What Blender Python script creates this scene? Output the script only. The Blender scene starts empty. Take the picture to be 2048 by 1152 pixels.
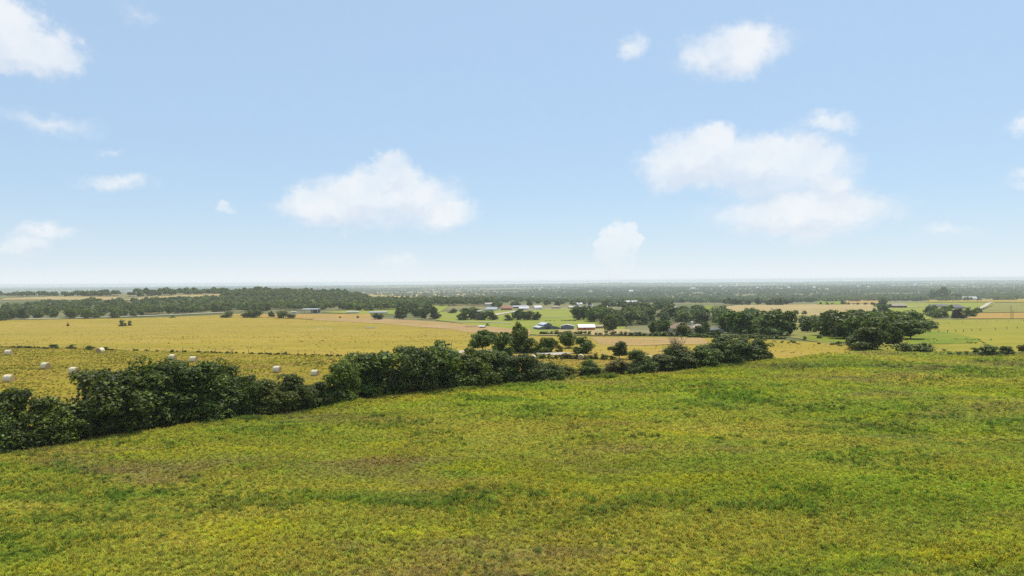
import bpy, bmesh, math, random
import numpy as np
from mathutils import Vector, Matrix
from mathutils.geometry import delaunay_2d_cdt

random.seed(7)
rng = np.random.default_rng(7)
S = bpy.context.scene
COL = S.collection
R = math.radians

# ------------------------------------------------------------------ camera
F = 1384.0                                  # focal length in pixels of the 2048 px wide photograph
CAM = np.array([0.0, 0.0, 18.0])
PITCH, ROLL = R(0.53), R(0.44)
fw = np.array([0, math.cos(PITCH), -math.sin(PITCH)])
up0 = np.array([0, math.sin(PITCH), math.cos(PITCH)])
ex = np.array([1.0, 0, 0])
rt = math.cos(ROLL) * ex - math.sin(ROLL) * up0
up = math.cos(ROLL) * up0 + math.sin(ROLL) * ex
cd = bpy.data.cameras.new('camera')
cd.sensor_fit = 'HORIZONTAL'
cd.angle = 2 * math.atan(1024 / F)
cd.clip_start, cd.clip_end = 0.5, 40000
cam = bpy.data.objects.new('camera', cd)
COL.objects.link(cam)
cam.matrix_world = Matrix(((rt[0], up[0], -fw[0], CAM[0]), (rt[1], up[1], -fw[1], CAM[1]),
                           (rt[2], up[2], -fw[2], CAM[2]), (0, 0, 0, 1)))
S.camera = cam

# ------------------------------------------------------------------ sun, sky, exposure
SUN_EL, SUN_AZ = 63.0, 28.0                 # azimuth clockwise from +Y, ahead and to the right
sl = bpy.data.lights.new('sun', 'SUN')
sl.energy, sl.angle, sl.color = 4.4, R(0.53), (1.0, 0.94, 0.83)
so = bpy.data.objects.new('sun', sl)
COL.objects.link(so)
sd = Vector((math.sin(R(SUN_AZ)) * math.cos(R(SUN_EL)), math.cos(R(SUN_AZ)) * math.cos(R(SUN_EL)), math.sin(R(SUN_EL))))
so.rotation_euler = sd.to_track_quat('Z', 'Y').to_euler()
so.location = (0, 0, 400)
S.view_settings.view_transform = 'Standard'
S.view_settings.look = 'None'
S.view_settings.exposure = 0.0
S.view_settings.gamma = 1.0
S.view_settings.use_curve_mapping = False


class NT:
    """small helper that writes node trees"""
    def __init__(s, tree):
        s.t = tree
        s.n = tree.nodes
        s.l = tree.links

    def new(s, kind, **kw):
        n = s.n.new(kind)
        for k, v in kw.items():
            setattr(n, k, v)
        return n

    def put(s, sock, v):
        if hasattr(v, 'is_output'):
            s.l.new(v, sock)
        elif v is not None:
            sock.default_value = v

    def math(s, op, a, b=None, c=None, clamp=False):
        n = s.new('ShaderNodeMath', operation=op, use_clamp=clamp)
        for i, v in enumerate((a, b, c)):
            if v is not None:
                s.put(n.inputs[i], v)
        return n.outputs[0]

    def vec(s, op, a, b=None, out=0):
        n = s.new('ShaderNodeVectorMath', operation=op)
        s.put(n.inputs[0], a)
        if b is not None:
            if op == 'SCALE':
                s.put(n.inputs[3], b)
            else:
                s.put(n.inputs[1], b)
        return n.outputs[out]

    def noise(s, v, scale, detail=4.0, rough=0.55, dist=0.0, out='Fac'):
        n = s.new('ShaderNodeTexNoise')
        s.put(n.inputs['Vector'], v)
        n.inputs['Scale'].default_value = scale
        n.inputs['Detail'].default_value = detail
        n.inputs['Roughness'].default_value = rough
        n.inputs['Distortion'].default_value = dist
        return n.outputs[out]

    def ramp(s, f, lo, hi):
        n = s.new('ShaderNodeMapRange', clamp=True, interpolation_type='SMOOTHSTEP')
        s.put(n.inputs[0], f)
        n.inputs[1].default_value, n.inputs[2].default_value = lo, hi
        return n.outputs[0]

    def mix(s, f, a, b, blend='MIX'):
        n = s.new('ShaderNodeMix', data_type='RGBA', blend_type=blend)
        s.put(n.inputs[0], f)
        for k, v in ((6, a), (7, b)):
            if isinstance(v, tuple) and len(v) == 3:
                v = (*v, 1)
            s.put(n.inputs[k], v)
        return n.outputs[2]


# pixel -> direction, in the photograph's 2048x1152 pixels
def ray(px, py):
    d = fw + rt * ((px - 1024) / F) + up * ((576 - py) / F)
    return d / np.linalg.norm(d)


def azel(px, py):
    d = ray(px, py)
    return math.atan2(d[0], d[1]), math.asin(d[2])


W = bpy.data.worlds.new('World')
S.world = W
W.use_nodes = True
w = NT(W.node_tree)
w.n.clear()
tc = w.new('ShaderNodeTexCoord')
D = w.vec('NORMALIZE', tc.outputs['Generated'])
sky = w.new('ShaderNodeTexSky', sky_type='NISHITA', sun_disc=False)
sky.sun_elevation, sky.sun_rotation = R(SUN_EL), R(SUN_AZ)
sky.altitude, sky.air_density, sky.dust_density, sky.ozone_density = 150, 1.0, 0.6, 2.0
sx = w.new('ShaderNodeSeparateXYZ')
w.put(sx.inputs[0], D)
az = w.math('ARCTAN2', sx.outputs[0], sx.outputs[1])
el = w.math('ARCSINE', sx.outputs[2])
cx = w.new('ShaderNodeCombineXYZ')
w.put(cx.inputs[0], az)
w.put(cx.inputs[1], el)
ae = cx.outputs[0]
# sky tone
base = w.mix(0.72, w.mix(1.0, sky.outputs[0], (0.84, 0.98, 0.98), 'MULTIPLY'), (3.50, 4.72, 6.30))   # thin high veil
hz = w.math('EXPONENT', w.math('MULTIPLY', w.math('ABSOLUTE', el), -22.0))
base = w.mix(w.math('MULTIPLY', hz, 1.0), base, (6.35, 6.75, 7.0))
# clouds: soft masses billowing round fixed places of the sky dome
wn = w.noise(w.vec('MULTIPLY', ae, (1.0, 1.5, 1)), 9.0, 7.0, 0.58, out='Color')
warp = w.vec('MULTIPLY', w.vec('SUBTRACT', wn, (0.5, 0.5, 0.5)), (0.085, 0.050, 0))
wn2 = w.noise(ae, 45.0, 5.0, 0.6, out='Color')
warp2 = w.vec('MULTIPLY', w.vec('SUBTRACT', wn2, (0.5, 0.5, 0.5)), (0.042, 0.034, 0))
q = w.vec('ADD', w.vec('ADD', ae, warp), warp2)
CLOUDS = [  # px, py, half width, half height, strength
    (15, 85, 110, 44, 1.0), (-20, 30, 75, 46, 0.9), (105, 100, 55, 26, 0.85),
    (770, 395, 150, 62, 0.9), (660, 420, 95, 44, 0.85), (880, 430, 80, 40, 0.7), (790, 345, 60, 42, 0.9),
    (1470, 98, 120, 50, 0.75), (1270, 92, 40, 26, 0.42),
    (1390, 320, 110, 62, 0.9), (1540, 335, 150, 62, 0.9), (1420, 290, 60, 40, 0.9), (1600, 430, 165, 50, 0.85), (1660, 370, 75, 45, 0.6),
    (1235, 512, 40, 58, 1.3), (1256, 480, 22, 34, 1.2), (1650, 245, 60, 24, 0.45), (240, 362, 65, 20, 0.40), (95, 240, 95, 22, 0.33),
    (205, 300, 36, 11, 0.28), (450, 408, 28, 12, 0.4), (90, 462, 60, 20, 0.5), (45, 495, 50, 30, 0.5), (290, 32, 50, 20, 0.24),
    (800, 525, 60, 28, 0.45), (570, 552, 60, 18, 0.6), (1900, 460, 60, 16, 0.35), (2062, 240, 36, 20, 0.35), (2062, 352, 36, 18, 0.38)]


def cloud_mask(q):
    tot = None
    for px, py, rx, ry, k in CLOUDS:
        a, e = azel(px, py)
        v = w.vec('MULTIPLY', w.vec('SUBTRACT', q, (a, e, 0)), (F / rx / 1.25, F / ry / 1.25, 0))
        m = w.math('MULTIPLY', w.math('SUBTRACT', 1.0, w.vec('LENGTH', v, out=1), clamp=True), k)
        tot = m if tot is None else w.math('SMOOTH_MAX', tot, m, 0.12)
    return tot


tot = cloud_mask(q)
above = cloud_mask(w.vec('ADD', q, (0.006, 0.026, 0)))
# the rest of the sky carries the same kind of scattered clouds
front = w.ramp(w.math('ABSOLUTE', az), 0.72, 0.95)
top = w.ramp(el, 0.42, 0.6)
other = w.math('MAXIMUM', front, top)
gen = w.math('MULTIPLY', w.ramp(w.noise(D, 3.2, 7.0, 0.55), 0.56, 0.80), w.math('MULTIPLY', other, 0.9))
tot = w.math('MAXIMUM', tot, gen)
fine = w.noise(ae, 60.0, 6.0, 0.62)
dens = w.math('MULTIPLY', tot, w.math('ADD', 0.62, w.math('MULTIPLY', fine, 0.76)))
body = w.noise(w.vec('ADD', ae, (3.0, 0.0, 0)), 14.0, 4.0, 0.5)
alpha = w.math('MULTIPLY', w.ramp(dens, 0.05, 0.46), w.math('ADD', 0.60, w.math('MULTIPLY', w.ramp(body, 0.3, 0.65), 0.28)))
alpha = w.math('MULTIPLY', alpha, w.math('ADD', 0.25, w.math('MULTIPLY', w.ramp(el, 0.012, 0.062), 0.75)))
shade = w.math('ADD', w.math('MULTIPLY', w.ramp(w.noise(w.vec('ADD', ae, (0.0, 0.02, 0)), 22.0, 5.0, 0.55), 0.35, 0.62), 0.45),
               w.math('MULTIPLY', w.ramp(w.math('SUBTRACT', tot, above), -0.30, 0.25), 0.75), clamp=True)
ccol = w.mix(shade, (5.30, 5.75, 6.45), (6.60, 6.78, 6.92))
full = w.mix(alpha, base, ccol)
bg = w.new('ShaderNodeBackground')
w.put(bg.inputs[0], full)
bg.inputs[1].default_value = 0.14
wo = w.new('ShaderNodeOutputWorld')
w.l.new(bg.outputs[0], wo.inputs[0])
W.cycles.sampling_method = 'MANUAL'
W.cycles.sample_map_resolution = 512

S.render.engine = 'CYCLES'
S.cycles.max_bounces = 6
S.cycles.diffuse_bounces = 3
S.cycles.glossy_bounces = 2
S.cycles.transmission_bounces = 3
S.cycles.volume_bounces = 3
S.cycles.use_denoising = False          # the meadow's fine grain must survive
S.cycles.use_adaptive_sampling = False
S.cycles.sample_clamp_indirect = 3.0
S.cycles.caustics_reflective = False
S.cycles.caustics_refractive = False


# ------------------------------------------------------------------ terrain
def sstep(a, b, x):
    t = np.clip((x - a) / (b - a), 0, 1)
    return t * t * (3 - 2 * t)


def height(x, y):
    x = np.asarray(x, float)
    y = np.asarray(y, float)
    h = -14 * sstep(150, 500, y) - 32 * sstep(500, 2300, y) + 14 * sstep(8000, 14000, y)
    h = h + 33 * np.exp(-(((x + 600) / 520) ** 2 + ((y - 1480) / 380) ** 2))
    h = h + 22 * np.exp(-(((x + 1250) / 300) ** 2 + ((y - 1650) / 300) ** 2))
    h = h + 26 * np.exp(-(((x - 1550) / 700) ** 2 + ((y - 10500) / 800) ** 2))
    near = 1 - sstep(120, 300, y)
    h = h + near * (0.32 * np.sin(x * 0.11 + 0.6 * np.sin(y * 0.07)) * np.sin(y * 0.083 + 1.1) + 0.14 * np.sin(x * 0.27 + y * 0.19 + 2))
    h = h + 1.2 * sstep(250, 600, y) * np.sin(x * 0.011 + 1.3) * np.sin(y * 0.013)
    return h


TS = np.concatenate([np.linspace(15, 400, 250), np.geomspace(403, 15500, 440)])


def P(px, py):
    """where the line of sight of a pixel of the photograph meets the ground"""
    d = ray(px, py)
    p = CAM[None] + TS[:, None] * d[None]
    g = p[:, 2] - height(p[:, 0], p[:, 1])
    k = np.argmax(g < 0)
    if g[k] >= 0:
        k = len(TS) - 1
    a, b = TS[max(k - 1, 0)], TS[k]
    for _ in range(25):
        m = (a + b) / 2
        q = CAM + m * d
        if q[2] - height(q[0], q[1]) < 0:
            b = m
        else:
            a = m
    q = CAM + b * d
    return np.array([q[0], q[1], float(height(q[0], q[1]))])


def mpp(p):
    """metres per photograph pixel at point p"""
    return float(np.dot(p - CAM, fw)) / F


# ------------------------------------------------------------------ object helpers
def tag(o, label=None, cat=None, group=None, kind=None):
    if label:
        o['label'] = label
    if cat:
        o['category'] = cat
    if group:
        o['group'] = group
    if kind:
        o['kind'] = kind
    return o


def mesh_np(name, verts, faces, mats, mat_idx=None, smooth=False):
    """faces: (n,3) or (n,4) int array, or a list of index lists"""
    me = bpy.data.meshes.new(name)
    if isinstance(faces, np.ndarray):
        n, k = faces.shape
        me.vertices.add(len(verts))
        me.vertices.foreach_set('co', np.asarray(verts, np.float32).ravel())
        me.loops.add(n * k)
        me.loops.foreach_set('vertex_index', faces.astype(np.int32).ravel())
        me.polygons.add(n)
        me.polygons.foreach_set('loop_start', np.arange(0, n * k, k, dtype=np.int32))
        me.update(calc_edges=True)
    else:
        me.from_pydata([tuple(v) for v in verts], [], faces)
        me.update()
    for m in (mats if isinstance(mats, (list, tuple)) else [mats]):
        me.materials.append(m)
    if mat_idx is not None:
        me.polygons.foreach_set('material_index', np.asarray(mat_idx, np.int32))
    if smooth:
        me.polygons.foreach_set('use_smooth', np.ones(len(me.polygons), bool))
    return me


def link(name, data, parent=None, loc=(0, 0, 0), rz=0.0, scale=(1, 1, 1)):
    o = bpy.data.objects.new(name, data)
    COL.objects.link(o)
    o.location = loc
    o.rotation_euler = (0, 0, rz)
    o.scale = scale
    if parent:
        o.parent = parent
    return o


class MB:
    """collects simple solids, then becomes one mesh"""
    def __init__(s):
        s.v, s.f = [], []

    def add(s, vs, fs):
        o = len(s.v)
        s.v += [tuple(v) for v in vs]
        s.f += [[i + o for i in f] for f in fs]
        return s

    def box(s, x0, x1, y0, y1, z0, z1):
        vs = [(x, y, z) for z in (z0, z1) for y in (y0, y1) for x in (x0, x1)]
        return s.add(vs, [(0, 2, 3, 1), (4, 5, 7, 6), (0, 1, 5, 4), (2, 6, 7, 3), (0, 4, 6, 2), (1, 3, 7, 5)])

    def prism(s, prof, y0, y1):
        """profile in x,z pushed along y"""
        n = len(prof)
        vs = [(x, y0, z) for x, z in prof] + [(x, y1, z) for x, z in prof]
        fs = [list(range(n))[::-1], list(range(n, 2 * n))] + [(i, (i + 1) % n, n + (i + 1) % n, n + i) for i in range(n)]
        return s.add(vs, [f[::-1] for f in fs])

    def slab(s, a, b, c, d, th):
        """a plate with top corners a, b, c, d"""
        n = (Vector(b) - Vector(a)).cross(Vector(d) - Vector(a)).normalized() * th
        top = [Vector(p) for p in (a, b, c, d)]
        bot = [p - n for p in top]
        return s.add(top + bot, [(0, 1, 2, 3), (7, 6, 5, 4)] + [(i, i + 4, (i + 1) % 4 + 4, (i + 1) % 4) for i in range(4)])

    def tube(s, pts, rads, sides=6, cap=True):
        o = len(s.v)
        n = len(pts)
        for i, p in enumerate(pts):
            t = (Vector(pts[min(i + 1, n - 1)]) - Vector(pts[max(i - 1, 0)])).normalized()
            u = t.orthogonal().normalized()
            if abs(t.z) > 0.2:
                u = (Vector((1, 0, 0)) - t * t.x).normalized()
            b = t.cross(u)
            for k in range(sides):
                a = 2 * math.pi * k / sides
                s.v.append(tuple(Vector(p) + (u * math.cos(a) + b * math.sin(a)) * rads[i]))
        for i in range(n - 1):
            for k in range(sides):
                s.f.append([o + i * sides + k, o + i * sides + (k + 1) % sides, o + (i + 1) * sides + (k + 1) % sides, o + (i + 1) * sides + k])
        if cap:
            s.f.append([o + (n - 1) * sides + k for k in range(sides)])
            s.f.append([o + k for k in range(sides)][::-1])
        return s

    def mesh(s, name, mat, smooth=False):
        return mesh_np(name, s.v, s.f, mat, smooth=smooth)

    def obj(s, name, mat, parent=None, smooth=False, **kw):
        return link(name, s.mesh(name, mat, smooth), parent, **kw)


# ------------------------------------------------------------------ materials
def new_mat(name):
    m = bpy.data.materials.new(name)
    m.use_nodes = True
    t = NT(m.node_tree)
    t.n.clear()
    out = t.new('ShaderNodeOutputMaterial')
    return m, t, out


def bsdf(t, out, col, rough=0.8, spec=0.2, normal=None, **kw):
    b = t.new('ShaderNodeBsdfPrincipled')
    if isinstance(col, tuple):
        col = (*col[:3], 1)
    t.put(b.inputs['Base Color'], col)
    t.put(b.inputs['Roughness'], rough)
    b.inputs['Specular IOR Level'].default_value = spec
    for k, v in kw.items():
        t.put(b.inputs[k.replace('_', ' ')], v)
    if normal is not None:
        t.l.new(normal, b.inputs['Normal'])
    t.l.new(b.outputs[0], out.inputs[0])
    return b


def plain(name, c1, c2=None, scale=2.0, rough=0.75, spec=0.25, bump=0.0, stretch=(1, 1, 1), metal=0.0):
    """a worn surface: two colours mixed by noise in the object's own space"""
    m, t, out = new_mat(name)
    co = t.new('ShaderNodeTexCoord').outputs['Object']
    n = t.noise(t.vec('MULTIPLY', co, stretch), scale, 6, 0.6)
    c2 = c2 or tuple(x * 0.75 for x in c1)
    col = t.mix(t.ramp(n, 0.35, 0.68), c1, c2)
    nor = None
    if bump:
        b = t.new('ShaderNodeBump')
        b.inputs['Strength'].default_value = bump
        b.inputs['Distance'].default_value = 0.05
        t.put(b.inputs['Height'], n)
        nor = b.outputs[0]
    bsdf(t, out, col, rough, spec, nor, Metallic=metal)
    return m


def meadow_colour(t, pos):
    """patchy living colour of the near meadow, by place"""
    p2 = t.vec('MULTIPLY', pos, (0.38, 1.0, 0.0))
    a = t.noise(p2, 0.035, 5, 0.6, 0.4)
    b = t.noise(t.vec('ADD', p2, (31, 7, 0)), 0.11, 6, 0.66, 0.3)
    c = t.noise(t.vec('ADD', p2, (90, 55, 0)), 0.085, 7, 0.68, 0.5)
    d = t.noise(t.vec('ADD', p2, (10, 155, 0)), 0.07, 7, 0.68, 0.5)
    col = t.mix(t.ramp(a, 0.36, 0.62), (0.205, 0.262, 0.020), (0.350, 0.312, 0.042))
    e = t.noise(t.vec('ADD', t.vec('MULTIPLY', pos, (0.22, 1.0, 0.0)), (5, 71, 0)), 0.045, 5, 0.6, 0.3)
    col = t.mix(t.math('MULTIPLY', t.ramp(e, 0.50, 0.66), 0.55), col, (0.275, 0.350, 0.016))
    col = t.mix(t.math('MULTIPLY', t.ramp(b, 0.50, 0.66), 0.75), col, (0.370, 0.365, 0.016))
    col = t.mix(t.math('MULTIPLY', t.ramp(c, 0.50, 0.70), 0.85), col, (0.130, 0.205, 0.016))
    col = t.mix(t.math('MULTIPLY', t.ramp(d, 0.50, 0.68), 0.70), col, (0.240, 0.170, 0.075))
    return col


def ground_mat(name, cols, scales, streak=(1, 1, 1), bump=0.4, fine=1.2, speck=0.35, rot=0.0):
    """a field: base colour, two patch colours, fine grain; all by place on the ground"""
    m, t, out = new_mat(name)
    pos = t.new('ShaderNodeNewGeometry').outputs['Position']
    if rot:
        vr = t.new('ShaderNodeVectorRotate', rotation_type='Z_AXIS')
        t.put(vr.inputs['Vector'], pos)
        vr.inputs['Angle'].default_value = rot
        pos = vr.outputs[0]
    streak_free = pos
    ps = t.vec('MULTIPLY', pos, streak)
    a = t.noise(ps, scales[0], 6, 0.62, 0.3)
    b = t.noise(t.vec('ADD', ps, (41, 17, 3)), scales[1], 6, 0.65, 0.2)
    g = t.noise(ps, fine, 3, 0.7)
    col = t.mix(t.ramp(a, 0.36, 0.64), cols[0], cols[1])
    col = t.mix(t.math('MULTIPLY', t.ramp(b, 0.50, 0.66), 0.8), col, cols[2])
    rag = t.noise(t.vec('ADD', t.vec('MULTIPLY', streak_free, (0.6, 1.0, 1)), (7, 3, 0)), max(0.10, scales[1]), 9, 0.78)
    col = t.vec('SCALE', col, t.math('ADD', 0.55, t.math('MULTIPLY', rag, 0.9)))
    dark = t.math('MULTIPLY', t.ramp(g, 0.52, 0.72), speck)
    col = t.mix(dark, col, tuple(x * 0.45 for x in cols[1]))
    bp = t.new('ShaderNodeBump')
    bp.inputs['Strength'].default_value = bump
    bp.inputs['Distance'].default_value = 0.3
    t.put(bp.inputs['Height'], g)
    bsdf(t, out, col, 0.95, 0.05, bp.outputs[0])
    return m


def leaf_mat(name, dark, light, trans=0.28, rough=0.5, spec=0.35):
    m, t, out = new_mat(name)
    g = t.new('ShaderNodeNewGeometry')
    oi = t.new('ShaderNodeObjectInfo')
    f = t.math('POWER', g.outputs['Random Per Island'], 1.6)
    col = t.mix(f, dark, light)
    col = t.mix(1.0, col, oi.outputs['Color'], 'MULTIPLY')
    hs = t.new('ShaderNodeHueSaturation')
    t.put(hs.inputs['Hue'], t.math('ADD', 0.485, t.math('MULTIPLY', oi.outputs['Random'], 0.03)))
    t.put(hs.inputs['Value'], t.math('ADD', 0.8, t.math('MULTIPLY', oi.outputs['Random'], 0.4)))
    t.put(hs.inputs['Color'], col)
    b = t.new('ShaderNodeBsdfPrincipled')
    t.put(b.inputs['Base Color'], hs.outputs[0])
    b.inputs['Roughness'].default_value = rough
    b.inputs['Specular IOR Level'].default_value = spec
    tr = t.new('ShaderNodeBsdfTranslucent')
    t.put(tr.inputs[0], t.mix(1.0, hs.outputs[0], (1.25, 1.3, 0.6), 'MULTIPLY'))
    mx = t.new('ShaderNodeMixShader')
    mx.inputs[0].default_value = trans
    t.l.new(b.outputs[0], mx.inputs[1])
    t.l.new(tr.outputs[0], mx.inputs[2])
    t.l.new(mx.outputs[0], out.inputs[0])
    return m


def far_leaf_mat(name):
    m, t, out = new_mat(name)
    at = t.new('ShaderNodeAttribute', attribute_name='tint')
    g = t.new('ShaderNodeNewGeometry')
    col = t.mix(g.outputs['Random Per Island'], (0.034, 0.058, 0.012), (0.130, 0.165, 0.034))
    col = t.mix(at.outputs['Fac'], col, (0.165, 0.190, 0.050))
    b = bsdf(t, out, col, 0.7, 0.2)
    tr = t.new('ShaderNodeBsdfTranslucent')
    t.put(tr.inputs[0], t.mix(1.0, col, (1.25, 1.3, 0.6), 'MULTIPLY'))
    mx = t.new('ShaderNodeMixShader')
    mx.inputs[0].default_value = 0.35
    t.l.new(b.outputs[0], mx.inputs[1])
    t.l.new(tr.outputs[0], mx.inputs[2])
    t.l.new(mx.outputs[0], out.inputs[0])
    return m


M = {}
M['leaf_hedge'] = leaf_mat('hedge leaves', (0.026, 0.042, 0.006), (0.200, 0.245, 0.030), 0.30, 0.55, 0.25)
M['leaf'] = leaf_mat('tree leaves', (0.036, 0.060, 0.009), (0.200, 0.245, 0.036), 0.30, 0.55, 0.22)
M['leaf_red'] = leaf_mat('dark red leaves', (0.040, 0.018, 0.020), (0.110, 0.045, 0.050), 0.2, 0.6, 0.18)
M['leaf_far'] = far_leaf_mat('far leaves')
M['bark'] = plain('bark', (0.085, 0.065, 0.048), (0.045, 0.035, 0.027), 6, 0.95, 0.1, 0.5, (1, 1, 0.25))
M['deadwood'] = plain('dead wood', (0.26, 0.21, 0.17), (0.14, 0.105, 0.08), 6, 0.95, 0.1, 0.4, (1, 1, 0.3))
M['wood'] = plain('weathered wood', (0.17, 0.13, 0.10), (0.09, 0.07, 0.055), 8, 0.9, 0.1, 0.4, (1, 1, 0.2))
M['white'] = plain('white paint', (0.58, 0.57, 0.54), (0.42, 0.41, 0.39), 1.5, 0.6, 0.3)
M['cream'] = plain('cream paint', (0.60, 0.52, 0.42), (0.48, 0.42, 0.34), 1.5, 0.7, 0.2)
M['tin'] = plain('pale tin', (0.60, 0.61, 0.62), (0.42, 0.42, 0.42), 1.2, 0.45, 0.5)
M['grey_tin'] = plain('grey tin', (0.40, 0.41, 0.44), (0.30, 0.31, 0.33), 1.2, 0.5, 0.4)
M['barn_blue'] = plain('blue grey sheet metal', (0.145, 0.165, 0.215), (0.10, 0.115, 0.15), 0.8, 0.6, 0.3, 0.2, (3, 3, 0.3))
M['barn_trim'] = plain('dark trim', (0.05, 0.055, 0.065), None, 2, 0.7)
M['orange'] = plain('orange boards', (0.50, 0.17, 0.055), (0.36, 0.115, 0.04), 2.0, 0.8, 0.15, 0.3, (4, 4, 0.3))
M['tan_wall'] = plain('tan boards', (0.33, 0.24, 0.14), (0.24, 0.17, 0.10), 2, 0.85, 0.1)
M['shingle_brown'] = plain('brown shingles', (0.30, 0.20, 0.145), (0.21, 0.145, 0.105), 3, 0.9, 0.1, 0.4)
M['shingle_grey'] = plain('grey shingles', (0.22, 0.20, 0.21), (0.15, 0.14, 0.145), 3, 0.9, 0.1, 0.4)
M['shingle_tan'] = plain('tan shingles', (0.42, 0.34, 0.25), (0.32, 0.25, 0.18), 3, 0.9, 0.1, 0.3)
M['brick_wall'] = plain('pale brick', (0.36, 0.25, 0.19), (0.28, 0.19, 0.15), 5, 0.9, 0.1)
M['stone_wall'] = plain('pale stone', (0.50, 0.46, 0.40), (0.38, 0.34, 0.29), 3, 0.9, 0.1)
M['red_roof'] = plain('red roof', (0.36, 0.14, 0.09), (0.27, 0.10, 0.07), 2, 0.7, 0.2)
M['red_paint'] = plain('red paint', (0.45, 0.045, 0.05), (0.34, 0.035, 0.04), 2, 0.35, 0.5)
M['glass'] = plain('dark glass', (0.03, 0.035, 0.04), (0.02, 0.025, 0.03), 1, 0.08, 0.6)
M['rubber'] = plain('rubber', (0.02, 0.02, 0.02), None, 3, 0.9)
M['chrome'] = plain('chrome', (0.6, 0.6, 0.6), None, 3, 0.2, 0.6, metal=1.0)
M['gravel'] = ground_mat('pale gravel', ((0.50, 0.44, 0.35), (0.42, 0.36, 0.28), (0.58, 0.52, 0.44)), (0.15, 0.4), fine=2.0, speck=0.2)
M['asphalt'] = ground_mat('old asphalt', ((0.26, 0.23, 0.21), (0.22, 0.19, 0.17), (0.30, 0.26, 0.23)), (0.1, 0.4), fine=2.0, speck=0.2)
M['concrete'] = ground_mat('concrete', ((0.50, 0.44, 0.33), (0.40, 0.34, 0.25), (0.55, 0.49, 0.39)), (0.1, 0.4), fine=1.0, speck=0.1)
# fields
M['plain'] = ground_mat('far country', ((0.20, 0.175, 0.075), (0.10, 0.115, 0.040), (0.27, 0.225, 0.12)), (0.004, 0.0022), (0.5, 1.4, 1), 0.0, 0.03, 0.4)
M['hay'] = ground_mat('mown hay', ((0.285, 0.215, 0.022), (0.215, 0.178, 0.018), (0.285, 0.175, 0.050)), (0.06, 0.16), (0.22, 1.3, 1), 0.6, 0.9, 0.5, rot=-0.30)
M['gold'] = ground_mat('golden grass', ((0.335, 0.242, 0.036), (0.275, 0.215, 0.028), (0.360, 0.238, 0.066)), (0.02, 0.05), (0.22, 1.6, 1), 0.5, 0.35, 0.38)
M['pink'] = ground_mat('bare reddish grass', ((0.36, 0.225, 0.105), (0.33, 0.225, 0.075), (0.42, 0.29, 0.17)), (0.02, 0.05), (0.4, 1.5, 1), 0.4, 0.4, 0.35)
M['rust'] = ground_mat('rusty grass', ((0.37, 0.225, 0.060), (0.33, 0.215, 0.050), (0.42, 0.26, 0.09)), (0.02, 0.05), (0.4, 1.5, 1), 0.4, 0.4, 0.3)
M['pasture'] = ground_mat('green pasture', ((0.220, 0.245, 0.036), (0.255, 0.250, 0.048), (0.185, 0.225, 0.030)), (0.015, 0.03), (0.5, 1.6, 1), 0.3, 0.4, 0.25)
M['vivid'] = ground_mat('bright green crop', ((0.165, 0.210, 0.022), (0.215, 0.215, 0.028), (0.125, 0.170, 0.018)), (0.03, 0.07), (0.5, 1.6, 1), 0.3, 0.4, 0.25)
M['tanfield'] = ground_mat('tan stubble', ((0.37, 0.27, 0.115), (0.33, 0.255, 0.10), (0.42, 0.32, 0.17)), (0.01, 0.03), (0.4, 1.6, 1), 0.2, 0.3, 0.25)
M['olive'] = ground_mat('olive rough pasture', ((0.240, 0.215, 0.060), (0.190, 0.190, 0.045), (0.275, 0.215, 0.085)), (0.02, 0.05), (0.5, 1.6, 1), 0.3, 0.4, 0.35)
M['yellowgreen'] = ground_mat('yellow green pasture', ((0.270, 0.240, 0.030), (0.230, 0.225, 0.026), (0.305, 0.238, 0.045)), (0.02, 0.05), (0.5, 1.6, 1), 0.4, 0.6, 0.35)

m, t, out = new_mat('meadow soil')
pos = t.new('ShaderNodeNewGeometry').outputs['Position']
mc = meadow_colour(t, pos)
g = t.noise(pos, 3.0, 4, 0.7)
mc2 = t.mix(t.math('MULTIPLY', t.ramp(g, 0.40, 0.66), 0.5), mc, (0.045, 0.048, 0.012))
bp = t.new('ShaderNodeBump')
bp.inputs['Strength'].default_value = 0.9
bp.inputs['Distance'].default_value = 0.25
t.put(bp.inputs['Height'], g)
bsdf(t, out, mc2, 0.95, 0.05, bp.outputs[0])
M['meadow'] = m

m, t, out = new_mat('meadow grass')
g = t.new('ShaderNodeNewGeometry')
at = t.new('ShaderNodeAttribute', attribute_name='tint', attribute_type='INSTANCER')
mc = meadow_colour(t, g.outputs['Position'])
mc = t.mix(1.0, mc, at.outputs['Color'], 'MULTIPLY')
f = t.math('ADD', 0.62, t.math('MULTIPLY', g.outputs['Random Per Island'], 0.95))
mc = t.mix(1.0, mc, t.new('ShaderNodeCombineColor').outputs[0], 'MULTIPLY') if False else t.vec('SCALE', mc, f)
b = t.new('ShaderNodeBsdfPrincipled')
t.put(b.inputs['Base Color'], mc)
b.inputs['Roughness'].default_value = 0.6
b.inputs['Specular IOR Level'].default_value = 0.2
tr = t.new('ShaderNodeBsdfTranslucent')
t.put(tr.inputs[0], mc)
mx = t.new('ShaderNodeMixShader')
mx.inputs[0].default_value = 0.45
t.l.new(b.outputs[0], mx.inputs[1])
t.l.new(tr.outputs[0], mx.inputs[2])
t.l.new(mx.outputs[0], out.inputs[0])
M['grass'] = m
m, t, out = new_mat('hay stubble')
g = t.new('ShaderNodeNewGeometry')
at = t.new('ShaderNodeAttribute', attribute_name='tint', attribute_type='INSTANCER')
hn = t.noise(t.vec('MULTIPLY', g.outputs['Position'], (.5, 1, 0)), .06, 5, .6)
hc = t.mix(1.0, t.mix(t.ramp(hn, .38, .62), (0.50, 0.40, 0.075), (0.40, 0.38, 0.05)), at.outputs['Color'], 'MULTIPLY')
bsdf(t, out, hc, .8, .1)
M['hay_grass'] = m
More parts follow.
